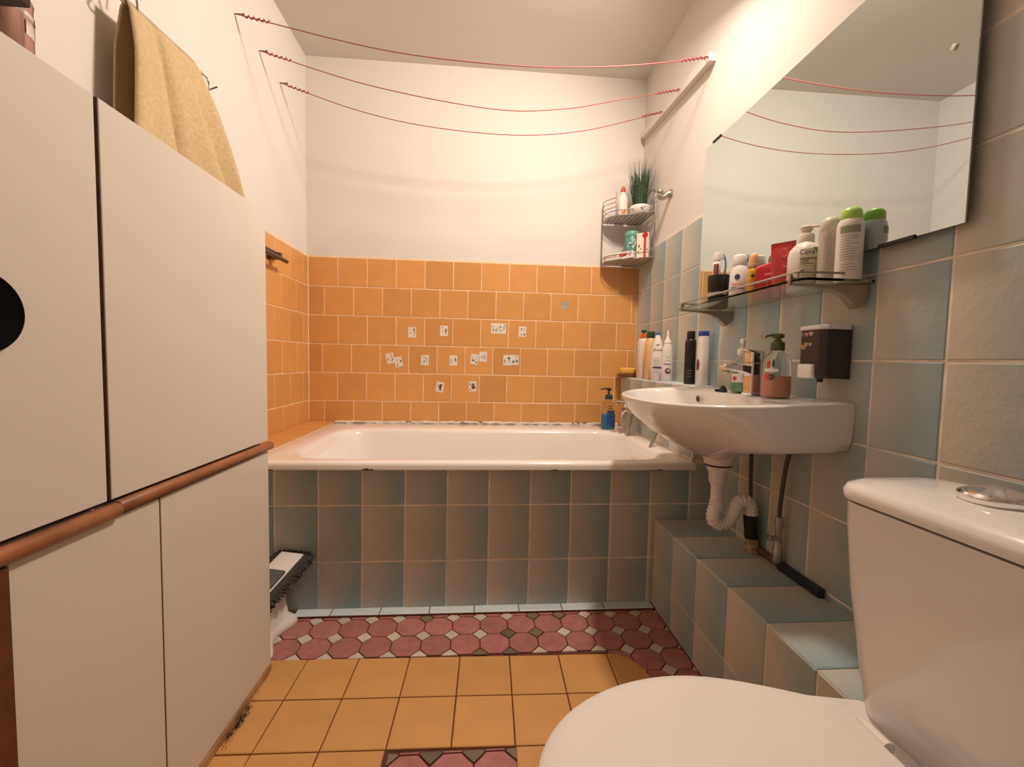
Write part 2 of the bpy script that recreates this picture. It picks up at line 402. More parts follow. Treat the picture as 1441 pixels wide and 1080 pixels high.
# ------------------------------------------------------------------ bath
BX0, BX1, BY0, BY1, BZ = -0.764, 0.772, 1.405, 2.261, 0.538
bath = thing('bathtub', 'white enamel bathtub behind the blue tiled front, chipped along its rim', 'bathtub', ((BX0+BX1)/2, (BY0+BY1)/2, 0.06))
def rrect(x0, x1, y0, y1, r, z, n=6):
    out = []
    for cx, cy, a0 in ((x1-r, y1-r, 0), (x0+r, y1-r, pi/2), (x0+r, y0+r, pi), (x1-r, y0+r, 1.5*pi)):
        for k in range(n+1):
            a = a0+k/n*pi/2; out.append((cx+r*cos(a), cy+r*sin(a), z))
    return out
ix0, ix1, iy0, iy1 = -0.665, 0.70, 1.475, 2.085
R = [rrect(BX0, BX1, BY0, BY1, .012, BZ-.026), rrect(BX0, BX1, BY0, BY1, .012, BZ-.012), rrect(BX0+.003, BX1-.003, BY0+.004, BY1-.003, .014, BZ-.003), rrect(BX0+.012, BX1-.012, BY0+.014, BY1-.012, .02, BZ),
     rrect(ix0-.02, ix1+.02, iy0-.02, iy1+.02, .14, BZ-.001), rrect(ix0-.004, ix1+.004, iy0-.004, iy1+.004, .14, BZ-.006), rrect(ix0+.006, ix1-.004, iy0+.004, iy1-.004, .14, BZ-.022),
     rrect(ix0+.06, ix1-.02, iy0+.02, iy1-.02, .14, BZ-.18), rrect(ix0+.16, ix1-.05, iy0+.045, iy1-.045, .14, BZ-.36), rrect(ix0+.22, ix1-.10, iy0+.09, iy1-.09, .13, BZ-.40), rrect(ix0+.35, ix1-.25, iy0+.2, iy1-.2, .05, BZ-.405)]
out = [rrect(BX0+.03, BX1-.03, BY0+.115, BY1-.05, .05, BZ-.03), rrect(BX0+.08, BX1-.06, BY0+.125, BY1-.08, .12, BZ-.2), rrect(BX0+.2, BX1-.12, BY0+.135, BY1-.12, .12, BZ-.42), rrect(BX0+.3, BX1-.3, BY0+.2, BY1-.2, .08, BZ-.43)]
b = MB(); b.rings(out[::-1]+R, cap0=True, cap1=True)
b.build('tub', M_ENAMEL, bath, ang=60)
b = MB(); b.lathe([(0.004, 0.004), (.02, .003), (.024, 0.0)], (ix1-.028, 1.78, BZ-.09), 20, '-X'); b.lathe([(.0, .012), (.009, .01), (.011, .0)], (ix1-.03, 1.78, BZ-.09), 12, '-X')
b.build('overflow_cover', M_CHROME, bath)
for (px0, px1, dz) in ((-0.395, -0.345, .012), (0.60, 0.655, .010), (0.245, 0.275, .008), (-0.70, -0.67, .006)):
    p = []
    n = 9
    for k in range(n): p.append((px0+(px1-px0)*k/(n-1), BZ-.0265+random.uniform(0, .35)*dz*sin(pi*k/(n-1))*2))
    for k in range(n-1, -1, -1): p.append((px0+(px1-px0)*k/(n-1), BZ-.0275))
    MB().prism(p, (1, 0, 0), (0, 0, 1), (0, BY0-.0004, 0), 0.0008).build('rust_chip', M_RUST, bath, smooth=False)
# uneven bead of caulk between bath and back wall
pts = [(-0.765+1.53*k/60, YB-0.004, BZ+.004+random.uniform(-.002, .004)) for k in range(61)]
ck = struct(MB().tube(pts, 0.007, 6, rfun=lambda t: 0.8+0.5*abs(sin(t*91)*sin(t*37))).build('trim_5', M_CAULK, origin=(0, YB-.004, BZ)))
for k in range(9):
    x = random.choice([-0.35, 0.03, 0.15, 0.22, 0.5, 0.56, 0.45, -0.1, 0.62])+random.uniform(-.05, .05)
    MB().box((x, YB-.0115, BZ+.009+random.uniform(-.002, .003)), (random.uniform(.006, .02), .002, .004), .0008, 1).build('dirt_spot', M_RUST, ck, smooth=False)

# ------------------------------------------------------------------ tall cabinet on the left
cab = thing('bathroom_cabinet', 'cream laminate cabinet with wooden rails along the left wall', 'cabinet', (-0.735, 0.70, 0.0))
KY0, KY1, KZ = 0.20, 1.178, 1.268
kx = XK-0.018
b = MB()
b.box(((XL+kx)/2+.001, KY1-.009, (KZ+.02)/2), (kx-XL-.004, .018, KZ-.02), .001, 1)
b.box(((XL+kx)/2+.001, KY0+.009, (KZ+.02)/2), (kx-XL-.004, .018, KZ-.02), .001, 1)
b.box(((XL+kx)/2+.001, (KY0+KY1)/2, KZ-.009), (kx-XL-.004, KY1-KY0-.036, .018), .001, 1)
b.box(((XL+kx)/2+.001, (KY0+KY1)/2, .635), (kx-XL-.004, KY1-KY0-.036, .018), .001, 1)
b.box(((XL+kx)/2+.001, (KY0+KY1)/2, .03), (kx-XL-.004, KY1-KY0-.036, .018), .001, 1)
b.build('carcass', M_CAB, cab, smooth=False)
MB().box((kx-.02, (KY0+KY1)/2, .65), (.03, KY1-KY0-.04, 1.16)).build('gap_shade_panel', M_GAP_SHADE, cab, smooth=False)  # dark panel behind the doors, puts shade into the gaps
def door(y0, y1, z0, z1, name='door'):
    return MB().box((XK-.0085, (y0+y1)/2, (z0+z1)/2), (.017, y1-y0, z1-z0), .0012, 1).build(name, M_CAB, cab, smooth=False)
d_ul = door(0.23, 0.685, 0.655, KZ)
d_ur = door(0.692, KY1, 0.655, KZ)
d_ll = door(0.545, 0.789, 0.022, 0.625)
d_lr = door(0.7915, KY1, 0.022, 0.625)
door(0.23, 0.518, 0.022, 0.625)
# dark recessed disc handle in the left upper door
for dd_, y_, z0_, z1_ in ((d_ur, .692, .655, KZ), (d_lr, .7915, .022, .625)):
    MB().box((XK-.0088, y_-.0006, (z0_+z1_)/2), (.0165, .0014, z1_-z0_)).build('edge_band', M_EDGE, dd_, smooth=False)
kb = MB(); kb.lathe([(.0, .004), (.044, .004), (.047, .006), (.049, .005), (.0495, .0)], (XK, 0.524, 0.932), 40, 'X')
kb.build('round_handle', M_MATTE, d_ul, ang=50)
def rail(y0, y1, x, z, r, d):
    bb = MB(); rg = []
    for y in (y0, y0+.003, y1-.003, y1):
        k = .86 if y in (y0, y1) else 1
        rg.append([(x+r*k*cos(a)*1.0, y, z+r*k*sin(a)) for a in [2*pi*i/16 for i in range(16)]])
    bb.rings(rg); return bb.build('wooden_rail', M_WOOD, d)
rail(0.23, 0.699, XK+.002, 0.638, .0118, d_ul)
rail(0.701, 1.192, XK+.000, 0.640, .0110, d_ur)
MB().box((XK-.012, 0.531, 0.312), (.035, .022, .622), .001, 1).build('wooden_post', M_DWOOD, cab, smooth=False)
bb = MB(); n = 20
rg = []
for k in range(n+1):
    y = 0.54+(KY1-.54)*k/n; h = .019+random.uniform(-.002, .001)
    x1 = XK+.003+random.uniform(-.001, .001)
    rg.append([(x1-.03, y, .001), (x1, y, .001), (x1, y, h), (x1-.03, y, h)])
bb.rings(rg).build('bottom_board', M_WOOD2, cab, smooth=False)
# lint caught under the cabinet edge
lint = MB()
for k in range(150):
    y = 1.0+random.gauss(0, .028); x = XK+.005+abs(random.gauss(0, .007)); a = random.uniform(0, 2*pi); l = random.uniform(.003, .010)
    lint.tube([(x, y, .001), (x+.5*l*cos(a), y+.5*l*sin(a), random.uniform(.002, .012)), (x+l*cos(a), y+l*sin(a), random.uniform(.001, .006))], .0004, 4)
o = lint.build('dust_lint', mat('dark_lint', (0.06, 0.045, 0.035), .95), origin=(XK+.012, 1.0, 0))
tag(o, 'dark clump of dust on the floor by the cabinet edge', 'dust'); o['kind'] = 'stuff'

# ------------------------------------------------------------------ bottle kit
class Surf:
    def __init__(s, prof, p=2.0): s.prof = prof; s.p = p
    def at(s, a, z, off=0.0):
        pr = s.prof
        for i in range(len(pr)-1):
            if pr[i][0] <= z <= pr[i+1][0]:
                t = (z-pr[i][0])/max(1e-9, pr[i+1][0]-pr[i][0]); rx = pr[i][1]+(pr[i+1][1]-pr[i][1])*t; ry = pr[i][2]+(pr[i+1][2]-pr[i][2])*t; break
        else: rx, ry = pr[-1][1:3]
        c, sn = cos(a), sin(a); e = 2.0/s.p
        x = (abs(c)**e)*(1 if c >= 0 else -1); y = (abs(sn)**e)*(1 if sn >= 0 else -1)
        return Vector(((rx+off)*x, (ry+off)*y, z))
def P2(prof): return [(z, r, r) for z, r in prof]
def body(name, parent, prof, m, p=2.0, n=28, origin=None, loc=None, rz=0, cap1=True):
    sf = Surf(prof, p)
    b = MB(); b.rings([[sf_ring(z, rx, ry, p, 2*pi*k/n) for k in range(n)] for z, rx, ry in prof], cap1=cap1)
    o = b.build(name, m, parent, local=True, ang=50)
    return o, sf
def sf_ring(z, rx, ry, p, a):
    c, sn = cos(a), sin(a); e = 2.0/p
    return (rx*(abs(c)**e)*(1 if c >= 0 else -1), ry*(abs(sn)**e)*(1 if sn >= 0 else -1), z)
def decal(parent, sf, a0, a1, z0, z1, m, name='printed_label', na=8, off=.0006, nz=4):
    b = MB(); vs = []; fs = []
    for j in range(nz+1):
        for i in range(na+1):
            vs.append(sf.at(a0+(a1-a0)*i/na, z0+(z1-z0)*j/nz, off))
    for j in range(nz):
        for i in range(na):
            q = j*(na+1)+i; fs.append((q, q+1, q+na+2, q+na+1))
    b.add(vs, fs); o = b.build(name, m, parent, local=True); return o
def disc_decal(parent, sf, a, z, r, m, R, name='printed_emblem', off=.0008, n=18, sx=1.0, sz=1.0):
    b = MB(); vs = [sf.at(a, z, off)]+[sf.at(a+sx*r*cos(2*pi*k/n)/R, z+sz*r*sin(2*pi*k/n), off) for k in range(n)]
    b.add(vs, [(0, 1+k, 1+(k+1) % n) for k in range(n)]); return b.build(name, m, parent, local=True)
def text_mesh(txt, size, shear=0.0):
    cu = bpy.data.curves.new('t', 'FONT'); cu.body = txt; cu.size = size; cu.align_x = 'CENTER'; cu.align_y = 'CENTER'; cu.shear = shear; cu.resolution_u = 3
    ob = bpy.data.objects.new('t', cu); COL.objects.link(ob)
    dg = bpy.context.evaluated_depsgraph_get(); dg.update()
    me = bpy.data.meshes.new_from_object(ob.evaluated_get(dg))
    v = [x.co.copy() for x in me.vertices]; f = [tuple(p.vertices) for p in me.polygons]
    bpy.data.objects.remove(ob); bpy.data.curves.remove(cu); bpy.data.meshes.remove(me)
    return v, f
def text_decal(parent, sf, a, z, size, txt, m, R, off=.001, shear=0.0, vertical=False, name='lettering'):
    v, f = text_mesh(txt, size, shear)
    b = MB()
    if vertical: b.add([sf.at(a-p.y/R, z+p.x, off) for p in v], f)
    else: b.add([sf.at(a+p.x/R, z+p.y, off) for p in v], f)
    return b.build(name, m, parent, local=True, smooth=False)
def lines_decal(parent, sf, a, z0, z1, n, wd, R, m, th=.0013, name='fine_print'):
    b = MB()
    for k in range(n):
        z = z1-(z1-z0)*k/max(1, n-1); ww = wd*random.uniform(.6, 1.0)
        vs = []; na = 5
        for zz in (z-th/2, z+th/2):
            for i in range(na+1): vs.append(sf.at(a+(-wd/2+ww*i/na)/R, zz, .0008))
        b.add(vs, [(i, i+1, i+na+2, i+na+1) for i in range(na)])
    return b.build(name, m, parent, local=True, smooth=False)
def glyphs(parent, sf, a, z, h, wd, n, m, R, name='small_print'):
    # print too small to read: one mark per character
    b = MB(); rnd = random.Random(n*7+int(z*1e4))
    for k in range(n):
        x = -wd/2+wd*k/n; cw = wd/n
        for (x0, x1, z0, z1) in ((0, .28, -.5, .5), (rnd.choice((.2, .55)), .8, *rnd.choice(((-.5, -.2), (-.15, .15), (.2, .5)))), (.52, .8, *rnd.choice(((-.5, .1), (-.1, .5))))):
            b.add([sf.at(a+(x+cw*p)/R, z+h*q, .0012) for p, q in ((x0, z0), (x1, z0), (x1, z1), (x0, z1))], [(0, 1, 2, 3)])
    return b.build(name, m, parent, local=True, smooth=False)
def pump(parent, z, rc, hc, rs, hs, hl, m, ang, hm=None, drop=.0):
    """collar, stem and a spout head pointing along ang"""
    b = MB(); b.lathe([(rc*.98, z), (rc, z+.002), (rc, z+hc-.003), (rc*.9, z+hc), (rs*1.6, z+hc+.001), (rs*1.5, z+hc+.006)], n=20)
    col = b.build('pump_collar', m, parent, local=True)
    zt = z+hc+hs
    b = MB(); b.lathe([(rs, z+hc), (rs, zt)], n=12); b.build('pump_stem', m, parent, local=True)
    b = MB(); c, sn = cos(ang), sin(ang)
    b.lathe([(rs*1.8, zt-.004), (rs*2.2, zt), (rs*2.2, zt+.006), (rs*1.6, zt+.009)], n=16)
    b.tube([(0, 0, zt+.004), (.5*hl*c, .5*hl*sn, zt+.0045), (.92*hl*c, .92*hl*sn, zt+.002-drop), (hl*c, hl*sn, zt-.004-drop)], .0036, 8, rfun=lambda t: 1.15-.4*t)
    b.build('pump_head', hm or m, parent, local=True)
FACE = lambda x, y: math.atan2(-y, -x)     # bearing from a spot towards the middle of the room

# ------------------------------------------------------------------ washbasin
WYC, WHW = 1.20, 0.312
bas = thing('washbasin', 'white ceramic washbasin hung on the blue tiled wall', 'washbasin', (XR, WYC, 0.60))
c0 = Vector((0.66, WYC))
def outline(inset=0.0):
    pts = []
    y0, y1 = WYC-WHW+inset, WYC+WHW-inset; xb = XR-.001; xs = 0.70; xf = 0.445+inset
    N = 16
    for k in range(N+1): pts.append((xb, y1+(y0-y1)*k/N))            # along the wall towards the camera
    for k in range(1, 5): pts.append((xb+(xs-xb)*k/4, y0))
    for k in range(1, 28):
        a = pi*k/28; e = 0.86
        yy = WYC-(WHW-inset)*(abs(cos(a))**e)*(1 if cos(a) > 0 else -1); xx = xs-(xs-xf)*(sin(a)**e)
        pts.append((xx, yy))
    for k in range(0, 4): pts.append((xs+(xb-xs)*k/4, y1))
    return pts
OUT = outline()
def zrim(x): t = max(0, min(1, (XR-x)/.41)); return 0.803-0.021*t
def interp(tab, u):
    n = len(tab)-1; k = min(int(u*n), n-1); t = u*n-k
    return [tab[k][i]+(tab[k+1][i]-tab[k][i])*t for i in range(len(tab[0]))]
FRONT = [(1, 1.0), (1.0, .985), (.985, .90), (.94, .78), (.85, .63), (.72, .47), (.53, .27), (.33, .11), (.17, .03), (.13, .0)]
SIDE = [(1, 1.0), (1, .98), (1.0, .85), (.995, .70), (.99, .55), (.975, .44), (.93, .40), (.62, .36), (.25, .15), (.13, .0)]
ctr = Vector((0.715, WYC)); zb = 0.607
rings_o = []
NR = len(FRONT)
for k in range(NR):
    rg = []
    for (x, y) in OUT:
        t = max(0, min(1, (0.70-x)/.20)); t = t*t*(3-2*t)
        fr, fz = FRONT[k]; sr, sz = SIDE[k]
        rho = fr*t+sr*(1-t); zz = fz*t+sz*(1-t)
        px, py = ctr.x+(x-ctr.x)*rho, ctr.y+(y-ctr.y)*rho
        rg.append((px, py, zb+(zrim(x)-zb)*zz))
    rings_o.append(rg)
def rayell(x, y, cx, cy, ax, ay):
    a = math.atan2((y-cy)/ay, (x-cx)/ax); return cx+ax*cos(a), cy+ay*sin(a)
ic = (0.612, WYC)
rings_i = []
def toward(x, y, d):
    v = Vector((x-ctr.x, y-ctr.y)); L = v.length; q = (L-d)/L; return ctr.x+v.x*q, ctr.y+v.y*q
for d, dz in ((.004, .004), (.012, .0045)):
    rings_i.append([(*[min(c, XR-.001) if i == 0 else c for i, c in enumerate(toward(x, y, d))], zrim(x)+dz) for x, y in OUT])
for ax, ay, dz in ((.150, .272, .002), (.146, .266, -.004), (.138, .252, -.03), (.122, .215, -.07), (.09, .15, -.105), (.05, .07, -.12), (.022, .022, -.124)):
    rg = []
    for x, y in OUT:
        ex, ey = rayell(x, y, ic[0], ic[1], ax, ay)
        rg.append((ex, ey, (zrim(ex) if dz > -.02 else 0.788)+dz))
    rings_i.append(rg)
b = MB(); b.rings(rings_o[::-1]+rings_i, cap0=True, cap1=True)
b.build('basin', M_CERAMIC, bas, ang=62)
b = MB(); b.lathe([(.021, .0), (.021, .003), (.015, .004), (.012, .001), (.0, .001)], (ic[0], ic[1], .664), 20); b.build('drain_ring', M_CHROME, bas)
b = MB(); b.lathe([(.0, .001), (.0085, .0015), (.0105, .0)], (0.722, 1.335, .772), 18, '-X'); b.build('overflow_hole', mat('overflow_dark', (.05, .03, .02), .7), bas)
b = MB(); b.lathe([(.040, .0), (.041, .010), (.050, .030)], (0.722, WYC, .588), 28); b.build('drain_neck', M_CERAMIC, bas)

# trap and pipes
TX, TY = 0.722, WYC
trap = thing('drain_trap', 'white corrugated drain trap under the washbasin', 'pipe', (TX, TY, 0.32))
MB().lathe([(.037, .0), (.040, .003), (.037, .006)], (TX, TY, .582), 24).build('rubber_ring', M_BLACK, trap)
MB().lathe([(.019, -.06), (.021, -.052), (.024, -.05), (.025, -.022), (.031, -.012), (.034, .0)], (TX, TY, .582), 24).build('collar', M_PLAST_W, trap)
MB().tube([(TX, TY, .535), (TX, TY, .468)], .0170, 16).build('tail_pipe', M_PLAST_W, trap)
cor = [(TX, TY, .475), (TX-.003, TY-.004, .458), (TX-.012, TY-.008, .435), (TX-.010, TY-.010, .415), (TX+.012, TY-.010, .405), (TX+.036, TY-.012, .418), (TX+.050, TY-.014, .448), (TX+.062, TY-.016, .473), (TX+.082, TY-.018, .478), (TX+.096, TY-.018, .460), (TX+.099, TY-.019, .432)]
MB().tube(cor, 0.0195, 16, smooth=12, rfun=lambda t: 1+.07*sin(t*2*pi*24)).build('corrugated_hose', M_PLAST_W, trap)
MB().tube([(TX+.098, TY-.019, .437), (TX+.100, TY-.019, .415), (TX+.103, TY-.019, .39), (TX+.106, TY-.018, .366)], .0195, 14, rfun=lambda t: 1+.1*sin(t*9)).build('rubber_sleeve', M_BLACK, trap)
b = MB(); b.tube([(TX+.106, TY-.018, .370), (TX+.109, TY-.018, .3185)], .0165, 12, rfun=lambda t: 1+.25*t)
b.build('tape_wrap', mat('torn_tape', (.35, .25, .17), .8, var=.6, scale=70), trap)
def supply_hose(name, label, pts, valve):
    t = thing(name, label, 'hose', pts[-1])
    MB().tube(pts, .0055, 10, smooth=8).build('braided_hose', mat('braided_hose', (.10, .085, .07), .5, metal=.5, bump=.5, bscale=400), t)
    x, y, z = pts[-1]
    if valve:
        b = MB(); b.lathe([(.006, .03), (.009, .028), (.011, .012), (.011, .0), (.008, -.002), (.008, -.035), (.010, -.037), (.010, -.06), (.012, -.063), (.012, -.10)], (x, y, z), 8)
        b.build('valve', M_STEEL, t)
        b = MB(); b.tube([(x, y, z-.03), (x-.022, y, z-.03)], .005, 8); b.box((x-.026, y, z-.03), (.008, .022, .012), .002); b.build('valve_handle', M_STEEL, t)
supply_hose('supply_hose', 'dark supply hose going straight down behind the drain trap', [(.835, 1.213, .66), (.835, 1.21, .55), (.837, 1.205, .45), (.838, 1.20, .325)], False)
supply_hose('supply_hose', 'curved braided supply hose ending in a steel valve', [(.832, 1.045, .674), (.83, 1.058, .62), (.83, 1.068, .55), (.832, 1.076, .485), (.833, 1.077, .44)], True)
b = MB(); b.tube([(.845, 1.19, .335), (.843, 1.075, .332)], .009, 10)
tag(b.build('copper_pipe', mat('old_copper', (.25, .14, .08), .55, metal=.7, var=.4, scale=50), origin=(.843, 1.13, .322)), 'short brown pipe along the wall between drain and valve', 'pipe')
rr = Matrix.Rotation(.0, 3, 'Z')
b = MB(); b.box((.842, 1.005, .331), (.018, .145, .022), .003)
tag(b.build('blue_bar', mat('dark_blue_plastic', (.012, .015, .035), .45), origin=(.842, 1.005, .32)), 'dark blue bar lying on the tiled pipe boxing by the wall', 'bar')

# basin mixer tap
tx, ty, tz = 0.765, 1.118, 0.8045
tap = thing('basin_tap', 'square chrome mixer tap on the washbasin', 'tap', (tx, ty, tz))
b = MB(); b.rings([[(x*k, y*k, z) for x, y, q in rrect(-.021, .021, -.0195, .0195, .007, 0, 4)] for z, k in ((0, 1.12), (.004, 1.12), (.006, 1.0), (.088, .96))]); b.build('tap_body', M_CHROME, tap, local=True)
rg = []
for t, zc, hh, hw in ((0, .066, .016, .017), (.35, .073, .0125, .0165), (.75, .0765, .009, .016), (.95, .077, .0075, .0155), (1, .0755, .006, .0145)):
    x = -.012-.076*t; y = .010*t
    rg.append([(x, y+p*hw, zc+q*hh) for p, q in ((-.75, -1), (.75, -1), (1, -.6), (1, .75), (.8, 1), (-.8, 1), (-1, .75), (-1, -.6))])
b = MB(); b.rings(rg); sp = b.build('spout', M_CHROME, tap, local=True, ang=30)
b = MB(); b.lathe([(.0085, -.012), (.0095, -.010), (.0095, .0)], (-.076, .0095, .070), 16); b.build('aerator', M_STEEL, tap, local=True)
b = MB(); b.rings([[(x*k-.0, y*k, z) for x, y, q in rrect(-.021, .021, -.0195, .0195, .007, 0, 4)] for z, k in ((.089, .9), (.0905, .99), (.116, 1.0), (.119, .96))]); b.box((-.006, .001, .1215), (.052, .030, .005), .002, 2, rot=Matrix.Rotation(.10, 3, 'Y'))
b.build('lever', M_CHROME, tap, local=True)

# clear pump bottle, green liquid
def soap_bottle(name, label, loc, prof, p, liq_z, liq_mat, pump_kw):
    t = thing(name, label, 'soap bottle', loc)
    o, sf = body('bottle', t, prof, M_CLEAR, p, 32)
    lp = [(z, rx-.0012, ry-.0012) for z, rx, ry in prof if z < liq_z]
    f = [q for q in prof if q[0] >= liq_z][0]
    lp = [(max(.001, lp[0][0]+.001), lp[0][1], lp[0][2])]+lp[1:]+[(liq_z, f[1]-.0012, f[2]-.0012)]
    body('liquid', t, lp, liq_mat, p, 32)
    pump(t, prof[-1][0]-.001, **pump_kw)
    return t, sf
ga = FACE(.79, 1.2)
t, sf = soap_bottle('soap_bottle', 'clear soap bottle with white pump and green liquid behind the tap', (.79, 1.212, .8055),
    P2([(0, .027), (.003, .030), (.06, .030), (.085, .029), (.098, .024), (.108, .014), (.114, .0125)]), 2, .028,
    mat('green_soap', (.20, .42, .22), .2), dict(rc=.0145, hc=.018, rs=.004, hs=.020, hl=.032, m=M_PLAST_W, ang=-2.2))
decal(t, sf, ga-.95, ga+.8, .030, .074, mat('white_label', (.78, .76, .68), .5), na=12)
decal(t, sf, ga-.95, ga-.2, .056, .074, mat('green_label', (.08, .25, .08), .5), off=.001, name='printed_band')
disc_decal(t, sf, ga-.62, .041, .007, mat('red_flower_print', (.55, .06, .06), .5), .03)
disc_decal(t, sf, ga+.25, .05, .012, mat('leaf_print', (.22, .36, .16), .5), .03, sx=.35)
t, sf = soap_bottle('soap_bottle', 'wide clear soap bottle with green pump and pink liquid', (.775, 1.043, .8055),
    [(0, .030, .028), (.003, .033, .031), (.082, .033, .031), (.098, .031, .029), (.110, .023, .021), (.117, .015, .015), (.122, .013, .013)], 2.3, .055,
    mat('pink_soap', (.62, .28, .20), .2), dict(rc=.0165, hc=.022, rs=.0065, hs=.014, hl=.03, m=mat('olive_pump', (.07, .09, .015), .35), ang=2.9))
ga = FACE(.775, 1.04)
disc_decal(t, sf, ga-.55, .085, .010, mat('red_flower_print', (.55, .06, .06), .5), .035, sx=.6)
disc_decal(t, sf, ga-.2, .088, .011, mat('leaf_dark_print', (.05, .09, .04), .5), .035, sx=.3)
decal(t, sf, ga-.9, ga+.2, .066, .074, mat('white_label', (.78, .76, .68), .5), name='printed_band')
disc_decal(t, sf, ga-.62, .053, .009, mat('red_flower_print', (.55, .06, .06), .5), .035)
disc_decal(t, sf, ga-.3, .053, .009, mat('leaf_dark_print', (.05, .09, .04), .5), .035)
b = MB(); b.lathe([(.012, 0), (.013, .006), (.008, .014), (.004, .020), (.0, .021)], (.735, 1.215, .803), 14)
b.box((.728, 1.222, .808), (.026, .010, .008), .002)
tag(b.build('sink_plug', M_BLACK, origin=(.735, 1.215, .803)), 'small black rubber plug on the basin rim beside the green soap', 'plug')

# soap dispenser on the wall
dsp = thing('soap_dispenser', 'dark smoked wall soap dispenser with white lid and butterfly stickers', 'soap dispenser', (XR, .943, .853))
X0, X1, Y0, Y1, Z0, Z1 = .783, XR-.001, .906, .981, .856, .974
b = MB(); poly = [(X1-.004, Y0), (X1-.004, Y1), (X0+.012, Y1), (X0, Y1-.008), (X0, Y0+.012), (X0+.01, Y0)]
b.rings([[(x+.012*(x < .8), y, Z0+.004) for x, y in poly], [(x, y, Z0+.014) for x, y in poly], [(x, y, Z1) for x, y in poly]])
b.build('smoked_tank', mat('smoked_plastic', (.040, .030, .033), .38), dsp, smooth=False)
b = MB(); b.rings([[(x-.001, y, Z1) for x, y in poly], [(x-.003, y+(.002 if y > .94 else -.002), Z1+.002) for x, y in poly], [(x-.003, y+(.002 if y > .94 else -.002), Z1+.008) for x, y in poly], [(x+.004*(x < .8), y, Z1+.011) for x, y in poly]])
b.build('lid', M_PLAST_W, dsp)
MB().box((X1-.002, (Y0+Y1)/2, (Z0+Z1)/2), (.004, Y1-Y0-.004, Z1-Z0-.006), .001, 1).build('back_plate', M_BLACK, dsp, smooth=False)
MB().box((X0-.002, .950, .876), (.012, .046, .034), .004, 3).build('push_button', M_PLAST_W, dsp)
MB().lathe([(.006, 0), (.008, .012)], (X0+.03, .945, Z0-.006), 12).build('spout', M_BLACK, dsp)
for (yy, zz, s_, cc) in ((.971, .964, .0045, (.35, .25, .26)), (.957, .964, .006, (.60, .30, .26)), (.943, .965, .006, (.66, .55, .42)), (.957, .940, .006, (.50, .48, .12)), (.964, .934, .0075, (.72, .36, .08)), (.944, .940, .005, (.48, .40, .45))):
    b = MB()
    for sgn in (-1, 1):
        for (oz, k) in ((.3, 1), (-.5, .7)):
            pl = [(sgn*(.05+k*(.5+.5*cos(a)))*s_, (oz*.8+k*.55*sin(a))*s_) for a in [2*pi*i/9 for i in range(9)]]
            b.prism([(-p[0], p[1]) for p in pl], (0, -1, 0), (0, 0, 1), (X0-.0002, yy, zz), .0006)
    b.build('butterfly_sticker', mat('sticker_%d' % int(1000*yy+zz*97), cc, .5), dsp, smooth=False)

# ------------------------------------------------------------------ mirror
MX = 0.836
mir = thing('wall_mirror', 'large frameless rectangular mirror on the right wall above the glass shelf', 'mirror', (MX, 1.13, 1.145))
my0, my1, mz0, mz1 = 0.680, 1.566, 1.143, 1.697
tl = Matrix.Identity(3)
MB().box((MX+.0035, (my0+my1)/2, (mz0+mz1)/2), (.004, my1-my0, mz1-mz0), .0006, 1).build('backing', M_GREYP, mir, smooth=False)
MB().box((MX, (my0+my1)/2, (mz0+mz1)/2), (.003, my1-my0, mz1-mz0)).build('glass', M_MIRROR, mir, smooth=False)
for (yy, zz, ly) in ((1.49, mz1, .05), (.80, mz0, .075)):
    MB().box((MX-.001, yy, zz), (.008, ly, .008), .001, 1).build('clip', M_BLACK, mir, smooth=False)
for zz in (1.25, 1.6):
    MB().box(((MX+.0055+XR)/2, my0+.06, zz), (XR-MX-.0055, .03, .03)).build('spacer', M_GREYP, mir, smooth=False)
    MB().box(((MX+.0055+XR)/2, my1-.06, zz), (XR-MX-.0055, .03, .03)).build('spacer', M_GREYP, mir, smooth=False)
MB().box((MX-.003, .718, 1.462), (.004, .009, .010), .0015, 2, rot=Matrix.Rotation(.6, 3, 'X')).build('white_mark', mat('white_mark', (.8, .78, .74), .5), mir)  # small white block on the mirror face by its near edge

# ------------------------------------------------------------------ glass shelf under the mirror
GX0, GX1, GY0, GY1, GZ = 0.674, 0.852, 0.845, 1.418, 1.076
gs = thing('glass_shelf', 'glass shelf with steel rail on two brackets below the mirror', 'shelf', (XR, 1.13, 1.03))
pl = [(x, y) for x, y, z in rrect(GX0, GX1, GY0, GY1, .02, 0, 5)]
MB().prism(pl, (1, 0, 0), (0, 1, 0), (0, 0, GZ-.006), .006, .0008).build('glass_pane', M_GLASS, gs, smooth=False)
for yy in (1.385, .885):
    b = MB(); rg = []
    for t, hz, top in ((0, .030, -.0065), (.06, .050, -.0065), (.12, .058, -.0065), (.19, .047, -.0065), (.30, .029, -.0065), (.45, .018, -.0065), (.7, .0125, -.0065), (1, .010, -.0065)):
        x = XR-.003-(XR-.003-GX0-.004)*t; hw = .014-.007*min(1, t*2.2)
        rg.append([(x, yy-hw, GZ-hz), (x, yy+hw, GZ-hz), (x, yy+hw, GZ+top), (x, yy-hw, GZ+top)])
    b.rings(rg); b.box((GX0+.004, yy, GZ), (.008, .009, .024), .002); b.box((GX0+.012, yy, GZ+.0042), (.022, .009, .004), .001)
    b.build('bracket', mat('aged_nickel', (.40, .34, .26), .38, metal=.85), gs)
b = MB()
b.tube([(GX1-.02, GY0+.022, GZ+.016), (GX0+.03, GY0+.022, GZ+.016), (GX0+.012, GY0+.028, GZ+.016), (GX0+.006, GY0+.05, GZ+.016), (GX0+.006, GY1-.05, GZ+.016), (GX0+.012, GY1-.028, GZ+.016), (GX0+.03, GY1-.022, GZ+.016), (GX1-.02, GY1-.022, GZ+.016)], .0026, 8, smooth=4)
